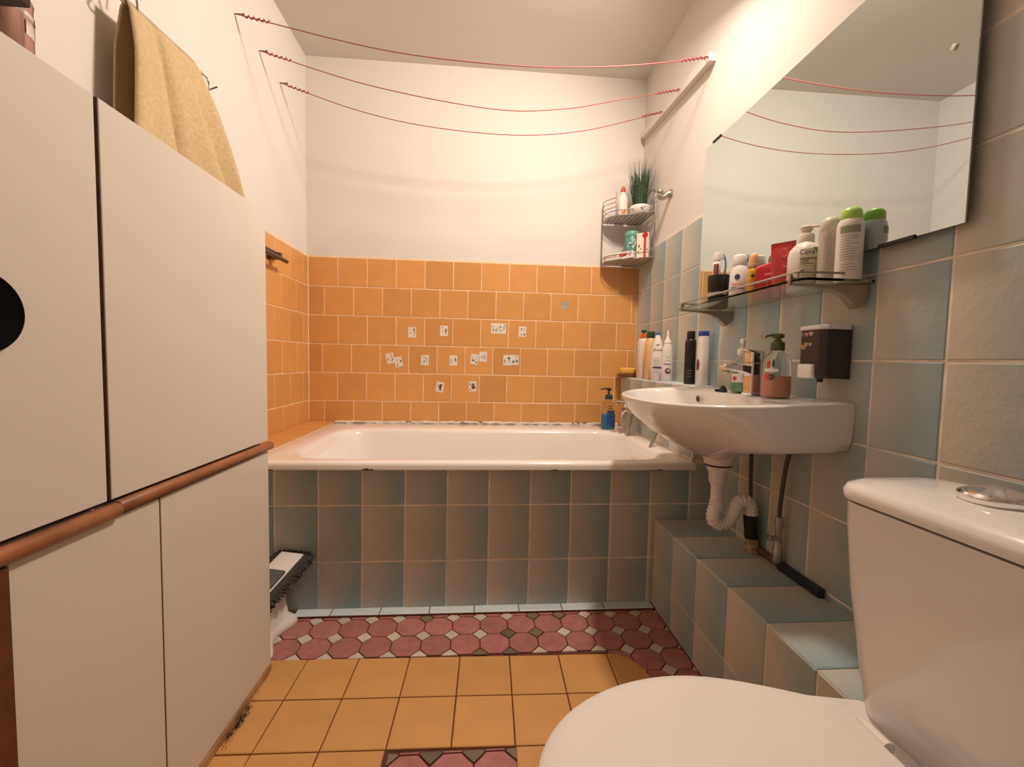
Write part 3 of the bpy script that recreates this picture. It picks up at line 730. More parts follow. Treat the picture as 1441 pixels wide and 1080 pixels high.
for x, y in ((GX1-.03, GY0+.022), (GX1-.03, GY1-.022), (GX0+.012, GY0+.028), (GX0+.012, GY1-.028)):
    b.tube([(x, y, GZ), (x, y, GZ+.016)], .003, 8)
b.build('guard_rail', M_STEEL, gs)
SZ = GZ+.0005
# things on the glass shelf, from the far end
cup = thing('tumbler', 'black tumbler with white dots holding toothpaste and a toothbrush', 'tumbler', (.785, 1.352, SZ))
o, sf = body('cup', cup, [(0, .026, .026), (.004, .030, .030), (.10, .0345, .0345), (.104, .034, .034), (.102, .031, .031), (.012, .027, .027)], M_BLACK)
fa = FACE(.785, 1.352)
for k in range(9):
    disc_decal(cup, Surf([(0, .030, .030), (.104, .0347, .0347)]), fa-1.3+.27*k, .044, .0042 if k % 3 else .0032, mat('grey_dot', (.55, .52, .5), .6), .031, 'white_dot', sz=1.2)
tp = thing('toothpaste_tube', 'toothpaste tube with red print standing in the black tumbler', 'toothpaste', (.782, 1.362, SZ+.022))
o, sf = body('tube', tp, [(.0, .014, .003), (.03, .0135, .006), (.10, .0125, .0115), (.128, .012, .012), (.134, .007, .007)], mat('white_tube', (.78, .74, .74), .35), rz=0)
body('cap', tp, P2([(.134, .0105), (.158, .0105), (.16, .009)]), mat('cap_beige', (.74, .68, .62), .4))
decal(tp, sf, -2.9, -1.6, .06, .122, mat('maroon_print', (.22, .05, .09), .5), na=6, off=.0006)
lines_decal(tp, sf, -2.25, .066, .118, 8, .010, .0118, mat('orange_print', (.62, .25, .16), .5), .003)
tbq = thing('toothbrush', 'blue grey toothbrush standing in the black tumbler', 'toothbrush', (.795, 1.345, SZ+.015))
b = MB(); b.tube([(-.01, .01, 0), (0, 0, .07), (.004, -.004, .11), (.003, -.006, .135), (-.004, -.008, .155)], .0036, 8, smooth=5, rfun=lambda t: 1.2-.5*t); b.build('handle', mat('blue_grey_plastic', (.28, .36, .44), .35), tbq, local=True)
b = MB(); b.box((-.010, -.009, .150), (.010, .008, .02), .001, 1); b.build('bristles', mat('bristle_white', (.75, .75, .72), .8), tbq, local=True)

rb = thing('lotion_bottle', 'white bottle with navy round emblem between black tumbler and yellow spray', 'bottle', (.8035, 1.2696, SZ), .0)
fa = FACE(.8035, 1.2696)
o, sf = body('bottle', rb, [(0, .024, .027), (.004, .026, .029), (.06, .0265, .0295), (.095, .025, .028), (.112, .020, .022), (.120, .017, .018)], mat('white_bottle', (.80, .77, .74), .3), 2.2)
body('cap', rb, P2([(.118, .0185), (.122, .0195), (.148, .019), (.153, .016), (.154, .010)]), M_PLAST_W)
disc_decal(rb, sf, fa-.25, .082, .0085, M_NAVY, .0275)
glyphs(rb, sf, fa-.2, .0595, .008, .034, 7, mat('orange_red_print', (.72, .16, .08), .5), .0285)
decal(rb, sf, fa-.95, fa+.45, .044, .051, M_NAVY, 'printed_band')
lines_decal(rb, sf, fa-.2, .018, .038, 5, .026, .0285, M_GREYINK)

ys = thing('spray_bottle', 'small yellow spray bottle with orange cap on the glass shelf', 'bottle', (.8040, 1.2040, SZ))
fa = FACE(.8040, 1.2040)
o, sf = body('bottle', ys, P2([(0, .015), (.003, .0165), (.085, .0165), (.094, .0145), (.098, .011)]), mat('yellow_plastic', (.66, .36, .03), .2), 2)
body('collar', ys, P2([(.097, .0125), (.099, .0135), (.110, .0135), (.112, .012)]), mat('copper_collar', (.55, .32, .18), .35))
body('cap', ys, P2([(.111, .0130), (.130, .0125), (.138, .0105), (.142, .006)]), mat('orange_cap', (.82, .46, .20), .35))
decal(ys, sf, fa-.7, fa+.7, .03, .062, mat('gold_label', (.55, .24, .02), .4))
disc_decal(ys, sf, fa, .074, .005, M_RUST, .0165)
lines_decal(ys, sf, fa, .034, .058, 5, .016, .0165, mat('pale_gold', (.8, .6, .25), .5))

rbx = thing('red_pouch', 'squat red refill pouch with slanted top beside the yellow spray', 'pouch', (.8080, 1.1401, SZ), math.atan2(-1.15, -.815))
b = MB()
rg = []
for z, hx, hy, sk_ in ((0, .017, .030, 0), (.004, .019, .032, 0), (.05, .017, .032, 0), (.085, .011, .031, 0)):
    rg.append([(hx*c, hy*s_, z) for c, s_ in ((1, -1), (1, 1), (-1, 1), (-1, -1))])
rg.append([(.003, -.031, .092), (.003, .030, .108), (-.003, .030, .108), (-.003, -.031, .092)])
b.rings(rg); o = b.build('pouch', M_RED, rbx, local=True, smooth=False)
b = MB()
b.add([(.0185, -.010, .062), (.0185, .022, .067), (.018, .022, .073), (.018, -.010, .068)], [(0, 1, 2, 3)])
for k in range(7):
    yy = random.uniform(-.022, .022); zz = random.uniform(.015, .045); l = random.uniform(.004, .009)
    b.add([(.0205, yy, zz), (.0205, yy+l, zz+.001), (.0205, yy+l, zz+.004), (.0205, yy, zz+.003)], [(0, 1, 2, 3)])
b.build('lettering', mat('pale_red_print', (.72, .30, .27), .5), rbx, local=True, smooth=False)
b = MB(); b.box((-.002, .018, .112), (.012, .016, .016), .003); b.build('cap_reflection', mat('orange_cap', (.82, .46, .20), .35), rbx, local=True)  # orange block imitating the yellow spray cap's reflection in the mirror

rt = thing('cream_tube', 'red cream tube standing on its cap beside the pump lotion', 'tube', (.8050, 1.0826, SZ), math.atan2(-1.092, -.812)+.25)
rg = [[(rx*cos(2*pi*k/24), ry*sin(2*pi*k/24), z) for k in range(24)] for z, rx, ry in ((.020, .017, .022), (.05, .0165, .025), (.09, .011, .0275), (.125, .004, .029), (.130, .0015, .0292), (.142, .0012, .0292))]
rg = [[(x, y, z+(.004*y/.03 if z > .12 else 0)) for x, y, z in r_] for r_ in rg]
b = MB(); b.rings(rg); b.build('tube', mat('red_tube', (.55, .055, .045), .32), rt, local=True, ang=60)
b = MB(); b.lathe([(.019, 0), (.020, .002), (.0195, .022), (.017, .024)], n=24); b.build('cap', mat('red_cap', (.62, .07, .05), .3), rt, local=True)
for (zz, rr_) in ((.062, .011), (.112, .009)):
    b = MB(); pts = [(.0172-(zz-.05)*.135+.0012+.000, rr_*cos(a)*.8, zz+rr_*sin(a)*1.15) for a in [-2.4+4.2*k/14 for k in range(15)]]
    b.tube(pts, .0011, 6); b.build('printed_curl', mat('pink_print', (.80, .38, .33), .4), rt, local=True)

cv = thing('pump_lotion', 'cream pump bottle lettered Cera between red tube and grey can', 'bottle', (.7985, 0.9956, SZ))
fa = FACE(.7985, 0.9956)-.16
prof = [(0, .030, .034), (.004, .0325, .0365), (.085, .0325, .0365), (.100, .029, .033), (.110, .021, .024), (.115, .0165, .0165)]
o, sf = body('bottle', cv, prof, mat('cream_bottle', (.80, .73, .65), .35), 2.6)
pump(cv, .114, rc=.0175, hc=.022, rs=.006, hs=.012, hl=.036, m=mat('cream_pump', (.76, .68, .60), .4), ang=-1.15)
decal(cv, sf, fa-.30, fa+1.25, .008, .094, mat('cream_label', (.68, .62, .46), .5), na=14)
text_decal(cv, sf, fa+.22, .0855, .017, 'Cera', M_INK, .033, off=.0016)
b = MB(); vs = [sf.at(fa+a/.033, z, .0016) for a, z in ((.021, .097), (.036, .097), (.031, .088), (.0285, .080), (.026, .088))]; b.add(vs, [(0, 1, 2, 3, 4)]); b.build('green_leaf_print', mat('green_print', (.10, .28, .09), .5), cv, local=True)
for z0, z1 in ((.069, .073), (.030, .0312), (.052, .0532)): decal(cv, sf, fa-.25, fa+1.2, z0-.0004, z1-.003+.0022, mat('olive_print', (.20, .22, .10), .5), 'printed_rule', off=.0012)
lines_decal(cv, sf, fa+.25, .058, .066, 3, .030, .033, M_INK, .0016)
lines_decal(cv, sf, fa+.25, .014, .045, 6, .026, .033, M_GREYINK)

gc = thing('deodorant_can', 'plain grey spray can between cream pump bottle and green capped can', 'spray can', (.8090, 0.9353, SZ))
o, sf = body('can', gc, P2([(0, .020), (.002, .0225), (.118, .0225), (.124, .0215)]), mat('grey_can', (.50, .45, .39), .35, metal=.15))
body('cap', gc, P2([(.123, .0205), (.125, .0212), (.145, .0208), (.154, .017), (.158, .009)]), mat('grey_cap', (.60, .55, .48), .4))
fa = FACE(.8090, 0.9353)
lines_decal(gc, sf, fa, .02, .11, 16, .022, .0225, M_GREYINK)
wc = thing('deodorant_can', 'white spray can with bright green cap at the near end of glass shelf', 'spray can', (.8075, 0.8800, SZ))
fa = FACE(.8075, 0.8800)
o, sf = body('can', wc, P2([(0, .022), (.002, .0248), (.118, .0248), (.128, .0235), (.135, .019)]), mat('white_can', (.78, .73, .70), .32))
body('cap', wc, P2([(.133, .0195), (.136, .0205), (.150, .0200), (.157, .0165), (.161, .008)]), mat('lime_cap', (.42, .70, .12), .35))
decal(wc, sf, fa-.75, fa+.75, .102, .117, mat('sage_print', (.30, .36, .22), .5), 'printed_band')
lines_decal(wc, sf, fa, .045, .095, 10, .034, .0248, M_GREYINK)
lines_decal(wc, sf, fa, .022, .034, 3, .030, .0248, mat('mauve_print', (.45, .28, .36), .5))
lines_decal(wc, sf, .35, .095, .112, 2, .03, .0248, M_GREYINK, .004)
disc_decal(wc, sf, .35, .05, .014, mat('green_print', (.10, .28, .09), .5), .0248)

# ------------------------------------------------------------------ bottles on the ledge
LZ = LT+.001
t = thing('shower_gel', 'beige pump bottle with orange collar and dark green nozzle on the ledge', 'bottle', (.815, 2.055, LZ))
o, sf = body('bottle', t, [(0, .024, .028), (.004, .027, .031), (.18, .027, .031), (.195, .022, .026), (.203, .012, .012)], mat('pale_beige_plastic', (.80, .66, .54), .35), 2.8)
pump(t, .202, rc=.017, hc=.02, rs=.006, hs=.012, hl=.04, m=mat('orange_collar', (.75, .17, .03), .35), ang=-2.0, hm=mat('dark_green_cap', (.01, .075, .05), .35))
t = thing('shampoo_bottle', 'peach bottle with dark green cap on the ledge behind the white bottle', 'bottle', (.812, 1.958, LZ))
o, sf = body('bottle', t, [(0, .022, .026), (.004, .024, .029), (.16, .024, .029), (.19, .020, .024), (.200, .014, .014)], mat('peach_plastic', (.78, .50, .25), .3), 2.4)
body('cap', t, P2([(.198, .0185), (.200, .0195), (.226, .019), (.229, .017)]), mat('dark_green_cap', (.01, .075, .05), .35))
t = thing('shampoo_bottle', 'curvy white bottle lettered Dove with blue tipped cap on the ledge', 'bottle', (.808, 1.868, LZ), 0)
fa = FACE(.808, 1.868)-.2
prof = [(0, .022, .028), (.005, .025, .032), (.05, .0285, .038), (.10, .0275, .037), (.15, .023, .030), (.18, .017, .022), (.196, .012, .015), (.207, .009, .012)]
o, sf = body('bottle', t, prof, mat('white_bottle', (.80, .77, .74), .3), 2.1)
o.rotation_euler = (0, 0, .0)
body('cap', t, [(.206, .0095, .0125), (.216, .008, .010), (.220, .003, .006)], mat('blue_cap', (.02, .07, .32), .35))
text_decal(t, sf, fa+.10, .138, .019, 'Dove', M_INK, .026, shear=.25)
b = MB(); vs = [sf.at(fa+.1+a/.024, z, .001) for a, z in ((-.009, .157), (-.004, .161), (.003, .164), (.009, .165), (.007, .160), (.001, .157))]; b.add(vs, [tuple(range(6))]); b.build('printed_emblem', mat('brown_print', (.25, .06, .04), .5), t, local=True)
decal(t, sf, fa-.55, fa+.75, .054, .062, M_NAVY, 'printed_band')
lines_decal(t, sf, fa+.1, .070, .10, 4, .03, .028, mat('silver_print', (.50, .47, .42), .4), .003)
lines_decal(t, sf, fa+.1, .035, .047, 3, .026, .028, M_GREYINK)
t = thing('lotion_bottle', 'white bottle with long pointed nozzle on the ledge', 'bottle', (.808, 1.765, LZ))
fa = FACE(.808, 1.765)
o, sf = body('bottle', t, P2([(0, .020), (.003, .0225), (.06, .0225), (.12, .0215), (.15, .0185), (.166, .014)]), mat('white_bottle', (.80, .77, .74), .3), 2)
body('nozzle', t, P2([(.165, .0155), (.168, .0155), (.172, .0145), (.184, .008), (.198, .0045), (.220, .0028), (.222, .001)]), M_PLAST_W)
lines_decal(t, sf, fa+.2, .09, .105, 2, .026, .0225, M_GREYINK)
decal(t, sf, fa-.6, fa+.75, .072, .077, mat('grey_band', (.28, .24, .22), .5), 'printed_band')
disc_decal(t, sf, fa+.25, .045, .013, mat('dark_brown_print', (.14, .07, .06), .5), .0225)
disc_decal(t, sf, fa+.35, .048, .006, mat('pale_print', (.62, .52, .48), .5), .0225, off=.0014)
t = thing('hair_spray', 'slim black bottle with black cap on the ledge', 'bottle', (.812, 1.572, LZ))
fa = FACE(.812, 1.572)
o, sf = body('bottle', t, P2([(0, .019), (.003, .0205), (.16, .0205), (.170, .0185), (.176, .013)]), M_BLACK)
body('cap', t, P2([(.175, .0145), (.178, .0155), (.202, .015), (.205, .013)]), M_BLACK)
lines_decal(t, sf, fa, .03, .052, 3, .018, .0205, M_GREYINK)
t = thing('shampoo_bottle', 'white bottle with flat royal blue cap behind the black bottle', 'bottle', (.822, 1.497, LZ))
fa = FACE(.822, 1.497)
o, sf = body('bottle', t, [(0, .017, .019), (.003, .0185, .021), (.10, .0185, .021), (.17, .0175, .0195), (.183, .016, .018)], mat('white_bottle', (.80, .77, .74), .3), 2.5)
body('cap', t, [(.182, .017, .0185), (.185, .0175, .019), (.197, .017, .0185), (.200, .015, .0165)], mat('royal_blue_cap', (.02, .06, .28), .35), 2.5)
disc_decal(t, sf, fa-1.05, .075, .008, mat('maroon_emblem', (.16, .03, .05), .5), .02, sz=2.6)
# soap dish and sponge in the corner
t = thing('soap_dish', 'brown soap dish at the corner end of the tiled ledge', 'soap dish', (.80, 2.195, LZ-.001))
b = MB(); b.rings([[(x, y, LZ) for x, y, z in rrect(.752, .842, 2.16, 2.25, .015, 0, 4)], [(x, y, LZ+.012) for x, y, z in rrect(.742, .85, 2.15, 2.256, .02, 0, 4)], [(x, y, LZ+.016) for x, y, z in rrect(.742, .85, 2.15, 2.256, .02, 0, 4)], [(x, y, LZ+.011) for x, y, z in rrect(.748, .845, 2.156, 2.25, .018, 0, 4)]])
b.build('dish', mat('brown_plastic', (.22, .10, .05), .5), t)
b = MB(); b.box((.795, 2.20, LZ+.031), (.09, .055, .038), .014, 4)
tag(b.build('bath_sponge', mat('yellow_sponge', (.80, .47, .10), .9, var=.15, scale=90, bump=.9, bscale=250), origin=(.795, 2.2, LZ+.012)), 'yellow sponge lying on the brown soap dish', 'sponge')

# blue pump bottle on the bath rim
t = thing('soap_bottle', 'clear pump bottle of blue liquid on the bath corner', 'soap bottle', (.668, 2.125, BZ+.001))
prof = [(0, .033, .029), (.004, .036, .032), (.11, .036, .032), (.135, .030, .028), (.150, .016, .016), (.156, .014, .014)]
o, sf = body('bottle', t, prof, M_CLEAR, 2.2, 32)
body('liquid', t, [(.002, .0335, .0295), (.005, .0345, .0305), (.078, .0345, .0305)], mat('blue_liquid', (.03, .23, .46), .15), 2.2, 32)
fa = FACE(.668, 2.125)
decal(t, sf, fa-.1, fa+1.0, .02, .10, mat('deep_blue_label', (.03, .07, .26), .4))
lines_decal(t, sf, fa+.45, .085, .12, 4, .03, .036, M_INK, .005)
pump(t, .155, rc=.019, hc=.022, rs=.0055, hs=.028, hl=.042, m=mat('dark_teal_pump', (.01, .06, .055), .35), ang=pi*.98, hm=M_BLACK)

# ------------------------------------------------------------------ bath mixer with shower hose
t = thing('bath_mixer', 'chrome bath mixer with hanging shower hose behind the washbasin', 'tap', (LX, 1.99, .63))
b = MB(); b.lathe([(.026, .0), (.026, .006), (.014, .010), (.014, .045)], (LX, 1.91, .66), 18, '-X'); b.lathe([(.026, .0), (.026, .006), (.014, .010), (.014, .045)], (LX, 2.06, .66), 18, '-X')
b.tube([(LX-.048, 1.89, .66), (LX-.048, 2.08, .66)], .021, 16); b.build('mixer_body', M_CHROME, t)
b = MB(); b.tube([(LX-.05, 1.985, .66), (LX-.062, 1.985, .69)], .016, 12); b.box((LX-.072, 1.985, .700), (.085, .03, .010), .004); b.build('lever', M_CHROME, t)
b = MB(); b.tube([(LX-.05, 1.985, .65), (LX-.068, 1.985, .643), (LX-.078, 1.985, .630), (LX-.080, 1.985, .615)], .011, 12, smooth=4); b.build('spout', M_CHROME, t)
b = MB(); b.tube([(LX-.048, 1.95, .655), (LX-.056, 1.95, .62), (LX-.06, 1.95, .585)], .013, 12); b.tube([(LX-.06, 1.95, .59), (LX-.068, 1.93, .48), (LX-.085, 1.88, .32), (LX-.13, 1.80, .19), (LX-.14, 1.72, .22), (LX-.11, 1.69, .36), (LX-.07, 1.685, .50), (LX-.045, 1.68, .585), (LX-.02, 1.68, .66)], .0075, 10, smooth=8)
b.build('shower_hose', mat('hose_metal', (.45, .43, .40), .35, metal=.9, bump=.4, bscale=500), t)
b = MB(); b.box((LX-.008, 1.68, .675), (.016, .03, .03), .003); b.build('hose_bracket', M_CHROME, t)

# ------------------------------------------------------------------ corner wire shelf and things on it
CX, CY = .848, 2.256
cs = thing('corner_shelf', 'two tier chrome wire corner shelf hung in the back right corner', 'shelf', (.75, 2.15, 1.40))
M_WIRE = mat('wire_steel', (.36, .33, .30), .3, metal=.9)
A = .205
def tier(z, tray):
    if True:
        b = MB()
        def arc(r, zz): # front edge from back wall to right wall
            P = [(CX-r, CY, zz), (CX-r, CY-r*.38, zz), (CX-r*.80, CY-r*.62, zz), (CX-r*.42, CY-r*.78, zz), (CX-r*.22, CY-r*.95, zz), (CX, CY-r, zz)]
            return P
        b.tube(arc(A, z), .0028, 6, smooth=5)
        b.tube([(CX-A, CY, z), (CX, CY, z), (CX, CY-A, z)], .0028, 6)
        for k in range(1, 9):
            x = CX-A*k/9; yf = CY-A*(.40+.55*(1-k/9.0))
            b.tube([(x, CY, z), (x, yf, z)], .0016, 5)
        b.tube(arc(A, z+.026), .0022, 6, smooth=5)
        b.tube([(CX-A, CY, z+.026), (CX, CY, z+.026), (CX, CY-A, z+.026)], .0022, 6)
        b.build('wire_tier', M_WIRE, cs)
        pts = [(CX-A*.97, CY-.002), (CX-A*.97, CY-A*.36), (CX-A*.78, CY-A*.60), (CX-A*.42, CY-A*.75), (CX-A*.2, CY-A*.92), (CX-.002, CY-A*.97), (CX-.002, CY-.002)]
        MB().prism(pts[::-1] if tray < 0 else pts, (1, 0, 0), (0, 1, 0), (0, 0, z+.003), .002).build('shelf_plate', mat('frosted_plate', (.62, .58, .54), .25), cs, smooth=False)
tier(1.412, 1); tier(1.635, 1)
for (x, y) in ((CX-A, CY), (CX, CY-A)):
    MB().tube([(x, y, 1.405), (x, y, 1.725)], .003, 8).build('wire_post', M_WIRE, cs)
for dz in (0, -.022, -.046):
    MB().tube([(CX-A, CY, 1.725+dz), (CX-A, CY-.035, 1.735+dz), (CX-A*.8, CY-A*.45, 1.737+dz)], .0022, 6, smooth=4).build('wire_hoop', M_WIRE, cs)
MB().tube([(CX-A*.8, CY-A*.47, 1.635), (CX-A*.8, CY-A*.47, 1.765)], .0022, 6).build('wire_post', M_WIRE, cs)
MB().tube([(CX, CY-A, 1.725), (CX, CY-A*.8, 1.755), (CX, CY-A*.4, 1.75)], .0025, 6, smooth=4).build('wire_hoop', M_WIRE, cs)
MB().tube([(CX-.02, CY, 1.405), (CX-.02, CY, 1.66)], .0025, 6).build('wire_post', M_WIRE, cs)
# potted grass
pz_ = 1.6405
px_, py_ = .797, 2.125
t = thing('potted_grass', 'artificial grass in a low white pot on the top tier', 'plant', (px_, py_, pz_))
o, sf = body('pot', t, P2([(0, .034), (.003, .040), (.02, .050), (.034, .052), (.040, .049), (.037, .044), (.030, .040)]), M_CERAMIC)
b = MB()
for k in range(210):
    a = random.uniform(0, 2*pi); r0 = .034*math.sqrt(random.random()); ln = random.uniform(.12, .25); tilt = random.uniform(.02, .16)+r0*4.5*random.random()
    a2 = a+random.uniform(-.5, .5); x0, y0 = r0*cos(a), r0*sin(a)
    x0 = max(-.04, min(.04, x0))
    P = []
    for s_ in (0, .4, .75, 1):
        d = ln*s_*tilt*(.6+.6*s_); P.append(Vector((min(x0+d*cos(a2), .052), min(y0+d*sin(a2), .12), .03+ln*s_*(1-.08*s_))))
    wv = Vector((-sin(a2), cos(a2), 0)); vs = []
    for i, p in enumerate(P):
        ww = (.0019, .0019, .0013, .0003)[i]; vs += [p+wv*ww, p-wv*ww]
    b.add(vs, [(0, 1, 3, 2), (2, 3, 5, 4), (4, 5, 7, 6)])
o = b.build('grass_blades', mat('grass_green', (.035, .075, .035), .6, var=.35, scale=60), t, local=True, smooth=False); o['kind'] = 'stuff'
# white decorated bottle behind the plant
t = thing('decorated_bottle', 'white flask with orange flower prints standing left of the potted grass', 'bottle', (.724, 2.175, pz_))
o, sf = body('bottle', t, [(0, .022, .018), (.004, .025, .020), (.085, .025, .020), (.105, .020, .016), (.118, .012, .010), (.128, .010, .009)], mat('porcelain_white', (.80, .75, .68), .3), 2.4)
fa = FACE(.724, 2.175)
M_FLW = mat('orange_flower', (.55, .17, .05), .5)
for (a, z, r) in ((fa+.35, .022, .008), (fa+.1, .018, .006), (fa+.55, .033, .006), (fa-.1, .03, .004)):
    disc_decal(t, sf, a, z, r, M_FLW, .024, 'flower_print', n=7)
b = MB(); b.lathe([(.008, .126), (.012, .130), (.013, .14), (.009, .152), (.004, .158), (0, .159)], n=12); b.build('stopper', mat('red_orange_stopper', (.50, .10, .04), .45), t, local=True)
# lower tier
lz = 1.4175
t = thing('teal_jar', 'teal lidded jar on the lower tier of the corner shelf', 'jar', (.775, 2.165, lz))
o, sf = body('jar', t, P2([(0, .031), (.003, .0345), (.118, .0345), (.121, .033)]), mat('teal_plastic', (.10, .29, .25), .35))
body('lid', t, P2([(.120, .0355), (.122, .0365), (.142, .0365), (.147, .033)]), mat('teal_lid', (.13, .38, .31), .35))
fa = FACE(.775, 2.165)
b = MB(); vs = [sf.at(fa+a/.033, z, .001) for a, z in ((-.02, .062), (-.012, .090), (.0, .084), (.010, .104), (.022, .100), (.02, .08), (.008, .056))]; b.add(vs, [tuple(range(7))]); b.build('printed_emblem', mat('pale_teal_print', (.55, .66, .58), .5), t, local=True)
decal(t, sf, fa-.4, fa+.3, .074, .079, M_INK, 'printed_band', off=.0015)
t = thing('tissue_box', 'cream carton with red ribbon print standing at the right of the teal jar', 'carton', (.815, 2.105, lz), -.62)
MB().box((0, 0, .0625), (.06, .035, .125), .001, 1).build('carton', mat('cream_card', (.78, .70, .60), .6), t, local=True, smooth=False)
b = MB(); b.box((.012, -.0178, .0625), (.013, .0006, .125)); b.build('red_stripe', M_REDINK, t, local=True, smooth=False)
b = MB(); b.lathe([(.0, .002), (.014, .0015), (.0145, 0)], (.012, -.0184, .112), 16, 'Y')
bm_ = b.build('red_rosette', mat('rosette_red', (.45, .01, .03), .4), t, local=True)
b = MB()
for (x, z, r, m_) in ((-.018, .06, .006, 0), (-.02, .03, .005, 0), (-.008, .045, .004, 0), (.024, .04, .004, 0)):
    b.prism([(x+r*cos(k*pi/3), z+r*sin(k*pi/3)*1.4) for k in range(6)], (1, 0, 0), (0, 0, 1), (0, -.0178, 0), .0004)
b.build('leaf_print', mat('leaf_brown', (.22, .20, .10), .6), t, local=True, smooth=False)
# toothpaste carton along the front edge
p0, p1 = Vector((.655, 2.21, 0)), Vector((.760, 2.105, 0)); dd = (p1-p0); ang = math.atan2(dd.y, dd.x)
t = thing('toothpaste_box', 'long white toothpaste carton with red print on the lower tier', 'carton', ((p0.x+p1.x)/2, (p0.y+p1.y)/2, lz), ang)
L_ = .165
MB().box((0, 0, .0175), (L_, .034, .035), .0008, 1).build('carton', mat('white_card', (.78, .75, .72), .55), t, local=True, smooth=False)
b = MB()
for k in range(8):     # blurred block print
    x0 = -.078+.0092*k+(.003 if k > 4 else 0)
    for dx, z0, z1, wx in ((0, .011, .027, .002), (.004, .011, .027, .0016), (.001, (.011, .018, .025)[k % 3], (.013, .020, .027)[k % 3], .004)):
        b.add([(x0+dx, -.0176, z0), (x0+dx+wx, -.0176, z0), (x0+dx+wx, -.0176, z1), (x0+dx, -.0176, z1)], [(0, 1, 2, 3)])
b.build('lettering', mat('dark_red_print', (.42, .03, .04), .5), t, local=True, smooth=False)
b = MB(); b.add([(.004, -.0175, .012), (.048, -.0175, .012), (.058, -.0175, .028), (.014, -.0175, .028)], [(0, 1, 2, 3)]); b.build('red_panel', M_REDINK, t, local=True, smooth=False)
b = MB()
for k in range(3): b.tube([(.066+.006*cos(a)+.003*k, -.0176, .016+.008*k*.6+.006*sin(a)) for a in [2*pi*i/10 for i in range(11)]], .0009, 4)
b.build('printed_ornament', mat('plum_print', (.36, .10, .18), .5), t, local=True, smooth=False)
b = MB(); b.box((.768, 2.165, 0), (.01, .01, .01))

# chrome robe hook
t = thing('robe_hook', 'single chrome robe hook on the wall right of the potted grass', 'hook', (XR+.006, 1.915, 1.66))
b = MB(); b.lathe([(.020, 0), (.020, .004), (.012, .008), (.009, .016)], (XR+.006, 1.915, 1.67), 20, '-X')
b.tube([(XR-.008, 1.915, 1.668), (XR-.03, 1.915, 1.652), (XR-.046, 1.915, 1.655), (XR-.050, 1.915, 1.675)], .011, 12, smooth=5, rfun=lambda t: 1.3-.35*t)
b.lathe([(0, -.020), (.010, -.013), (.0165, 0), (.013, .010), (0, .016)], (XR-.046, 1.915, 1.672), 16)
b.build('hook', M_STEEL, t)
MB().tube([(XR-.03, 1.915, 1.675), (XR-.025, 1.95, 1.70), (XR-.02, 2.0, 1.705), (XR-.012, 2.05, 1.69)], .0012, 5, smooth=5).build('wire_loop', M_STEEL, t)

# ------------------------------------------------------------------ clotheslines
st = thing('hook_board', 'white wooden batten high on the right wall holding the clotheslines', 'batten', (XR, 1.91, 2.07))
b = MB(); rg = []
for y, z in ((1.575, 2.042), (2.245, 2.098)):
    rg.append([(XR+.007, y, z-.015), (XR-.019, y, z-.015), (XR-.019, y, z+.015), (XR+.007, y, z+.015)])
b.rings(rg).build('board', mat('white_batten', (.72, .66, .60), .6), st, smooth=False)
LN = [([(-.9, 1.654, 2.117), (-.371, 1.625, 2.010), (.096, 1.60, 1.972), (.443, 1.59, 1.985), (.70, 1.585, 2.018), (.836, 1.582, 2.042)], 'clothesline nearest the camera, the highest of three red lines'),
      ([(-.9, 1.82, 2.106), (-.476, 1.83, 2.008), (.023, 1.835, 1.949), (.33, 1.83, 1.964), (.60, 1.82, 2.018), (.838, 1.81, 2.066)], 'middle one of the three sagging red clotheslines'),
      ([(-.9, 1.994, 2.092), (-.583, 2.0, 2.002), (-.267, 2.0, 1.949), (.128, 2.0, 1.933), (.466, 1.995, 1.970), (.838, 1.987, 2.074)], 'clothesline nearest the ochre back wall, lowest in the picture')]
for pts, lab in LN:
    t = thing('clothesline', lab, 'clothesline', pts[0], group='red clotheslines over the bath')
    MB().tube(pts, .0019, 7, smooth=9).build('cord', M_CORD, t)
    for end, nxt in ((0, 1), (-1, -2)):
        p = Vector(pts[end]); d = (Vector(pts[nxt])-p).normalized(); q = []
        u = Vector((0, 1, 0)); v = d.cross(u).normalized()
        ln_ = .10 if end == 0 else .085
        for k in range(49):
            s_ = k/48; q.append(p+d*(.02+ln_*s_)+(u*cos(s_*34)+v*sin(s_*34))*.0038)
        MB().tube(q, .0026, 5).build('twisted_knot', M_CORD, t)
        if end == 0:
            MB().tube([p-Vector((.006, 0, 0)), p+Vector((.02, 0, 0)), p+Vector((.026, 0, .004))], .0026, 6).build('nail', M_BRONZE, t)
        else:
            b = MB(); b.tube([p+Vector((.004, 0, 0)), p-Vector((.010, 0, -.002)), p-Vector((.016, 0, .004)), p-Vector((.010, 0, .010))], .002, 6, smooth=3); b.build('screw_hook', M_BRONZE, t)

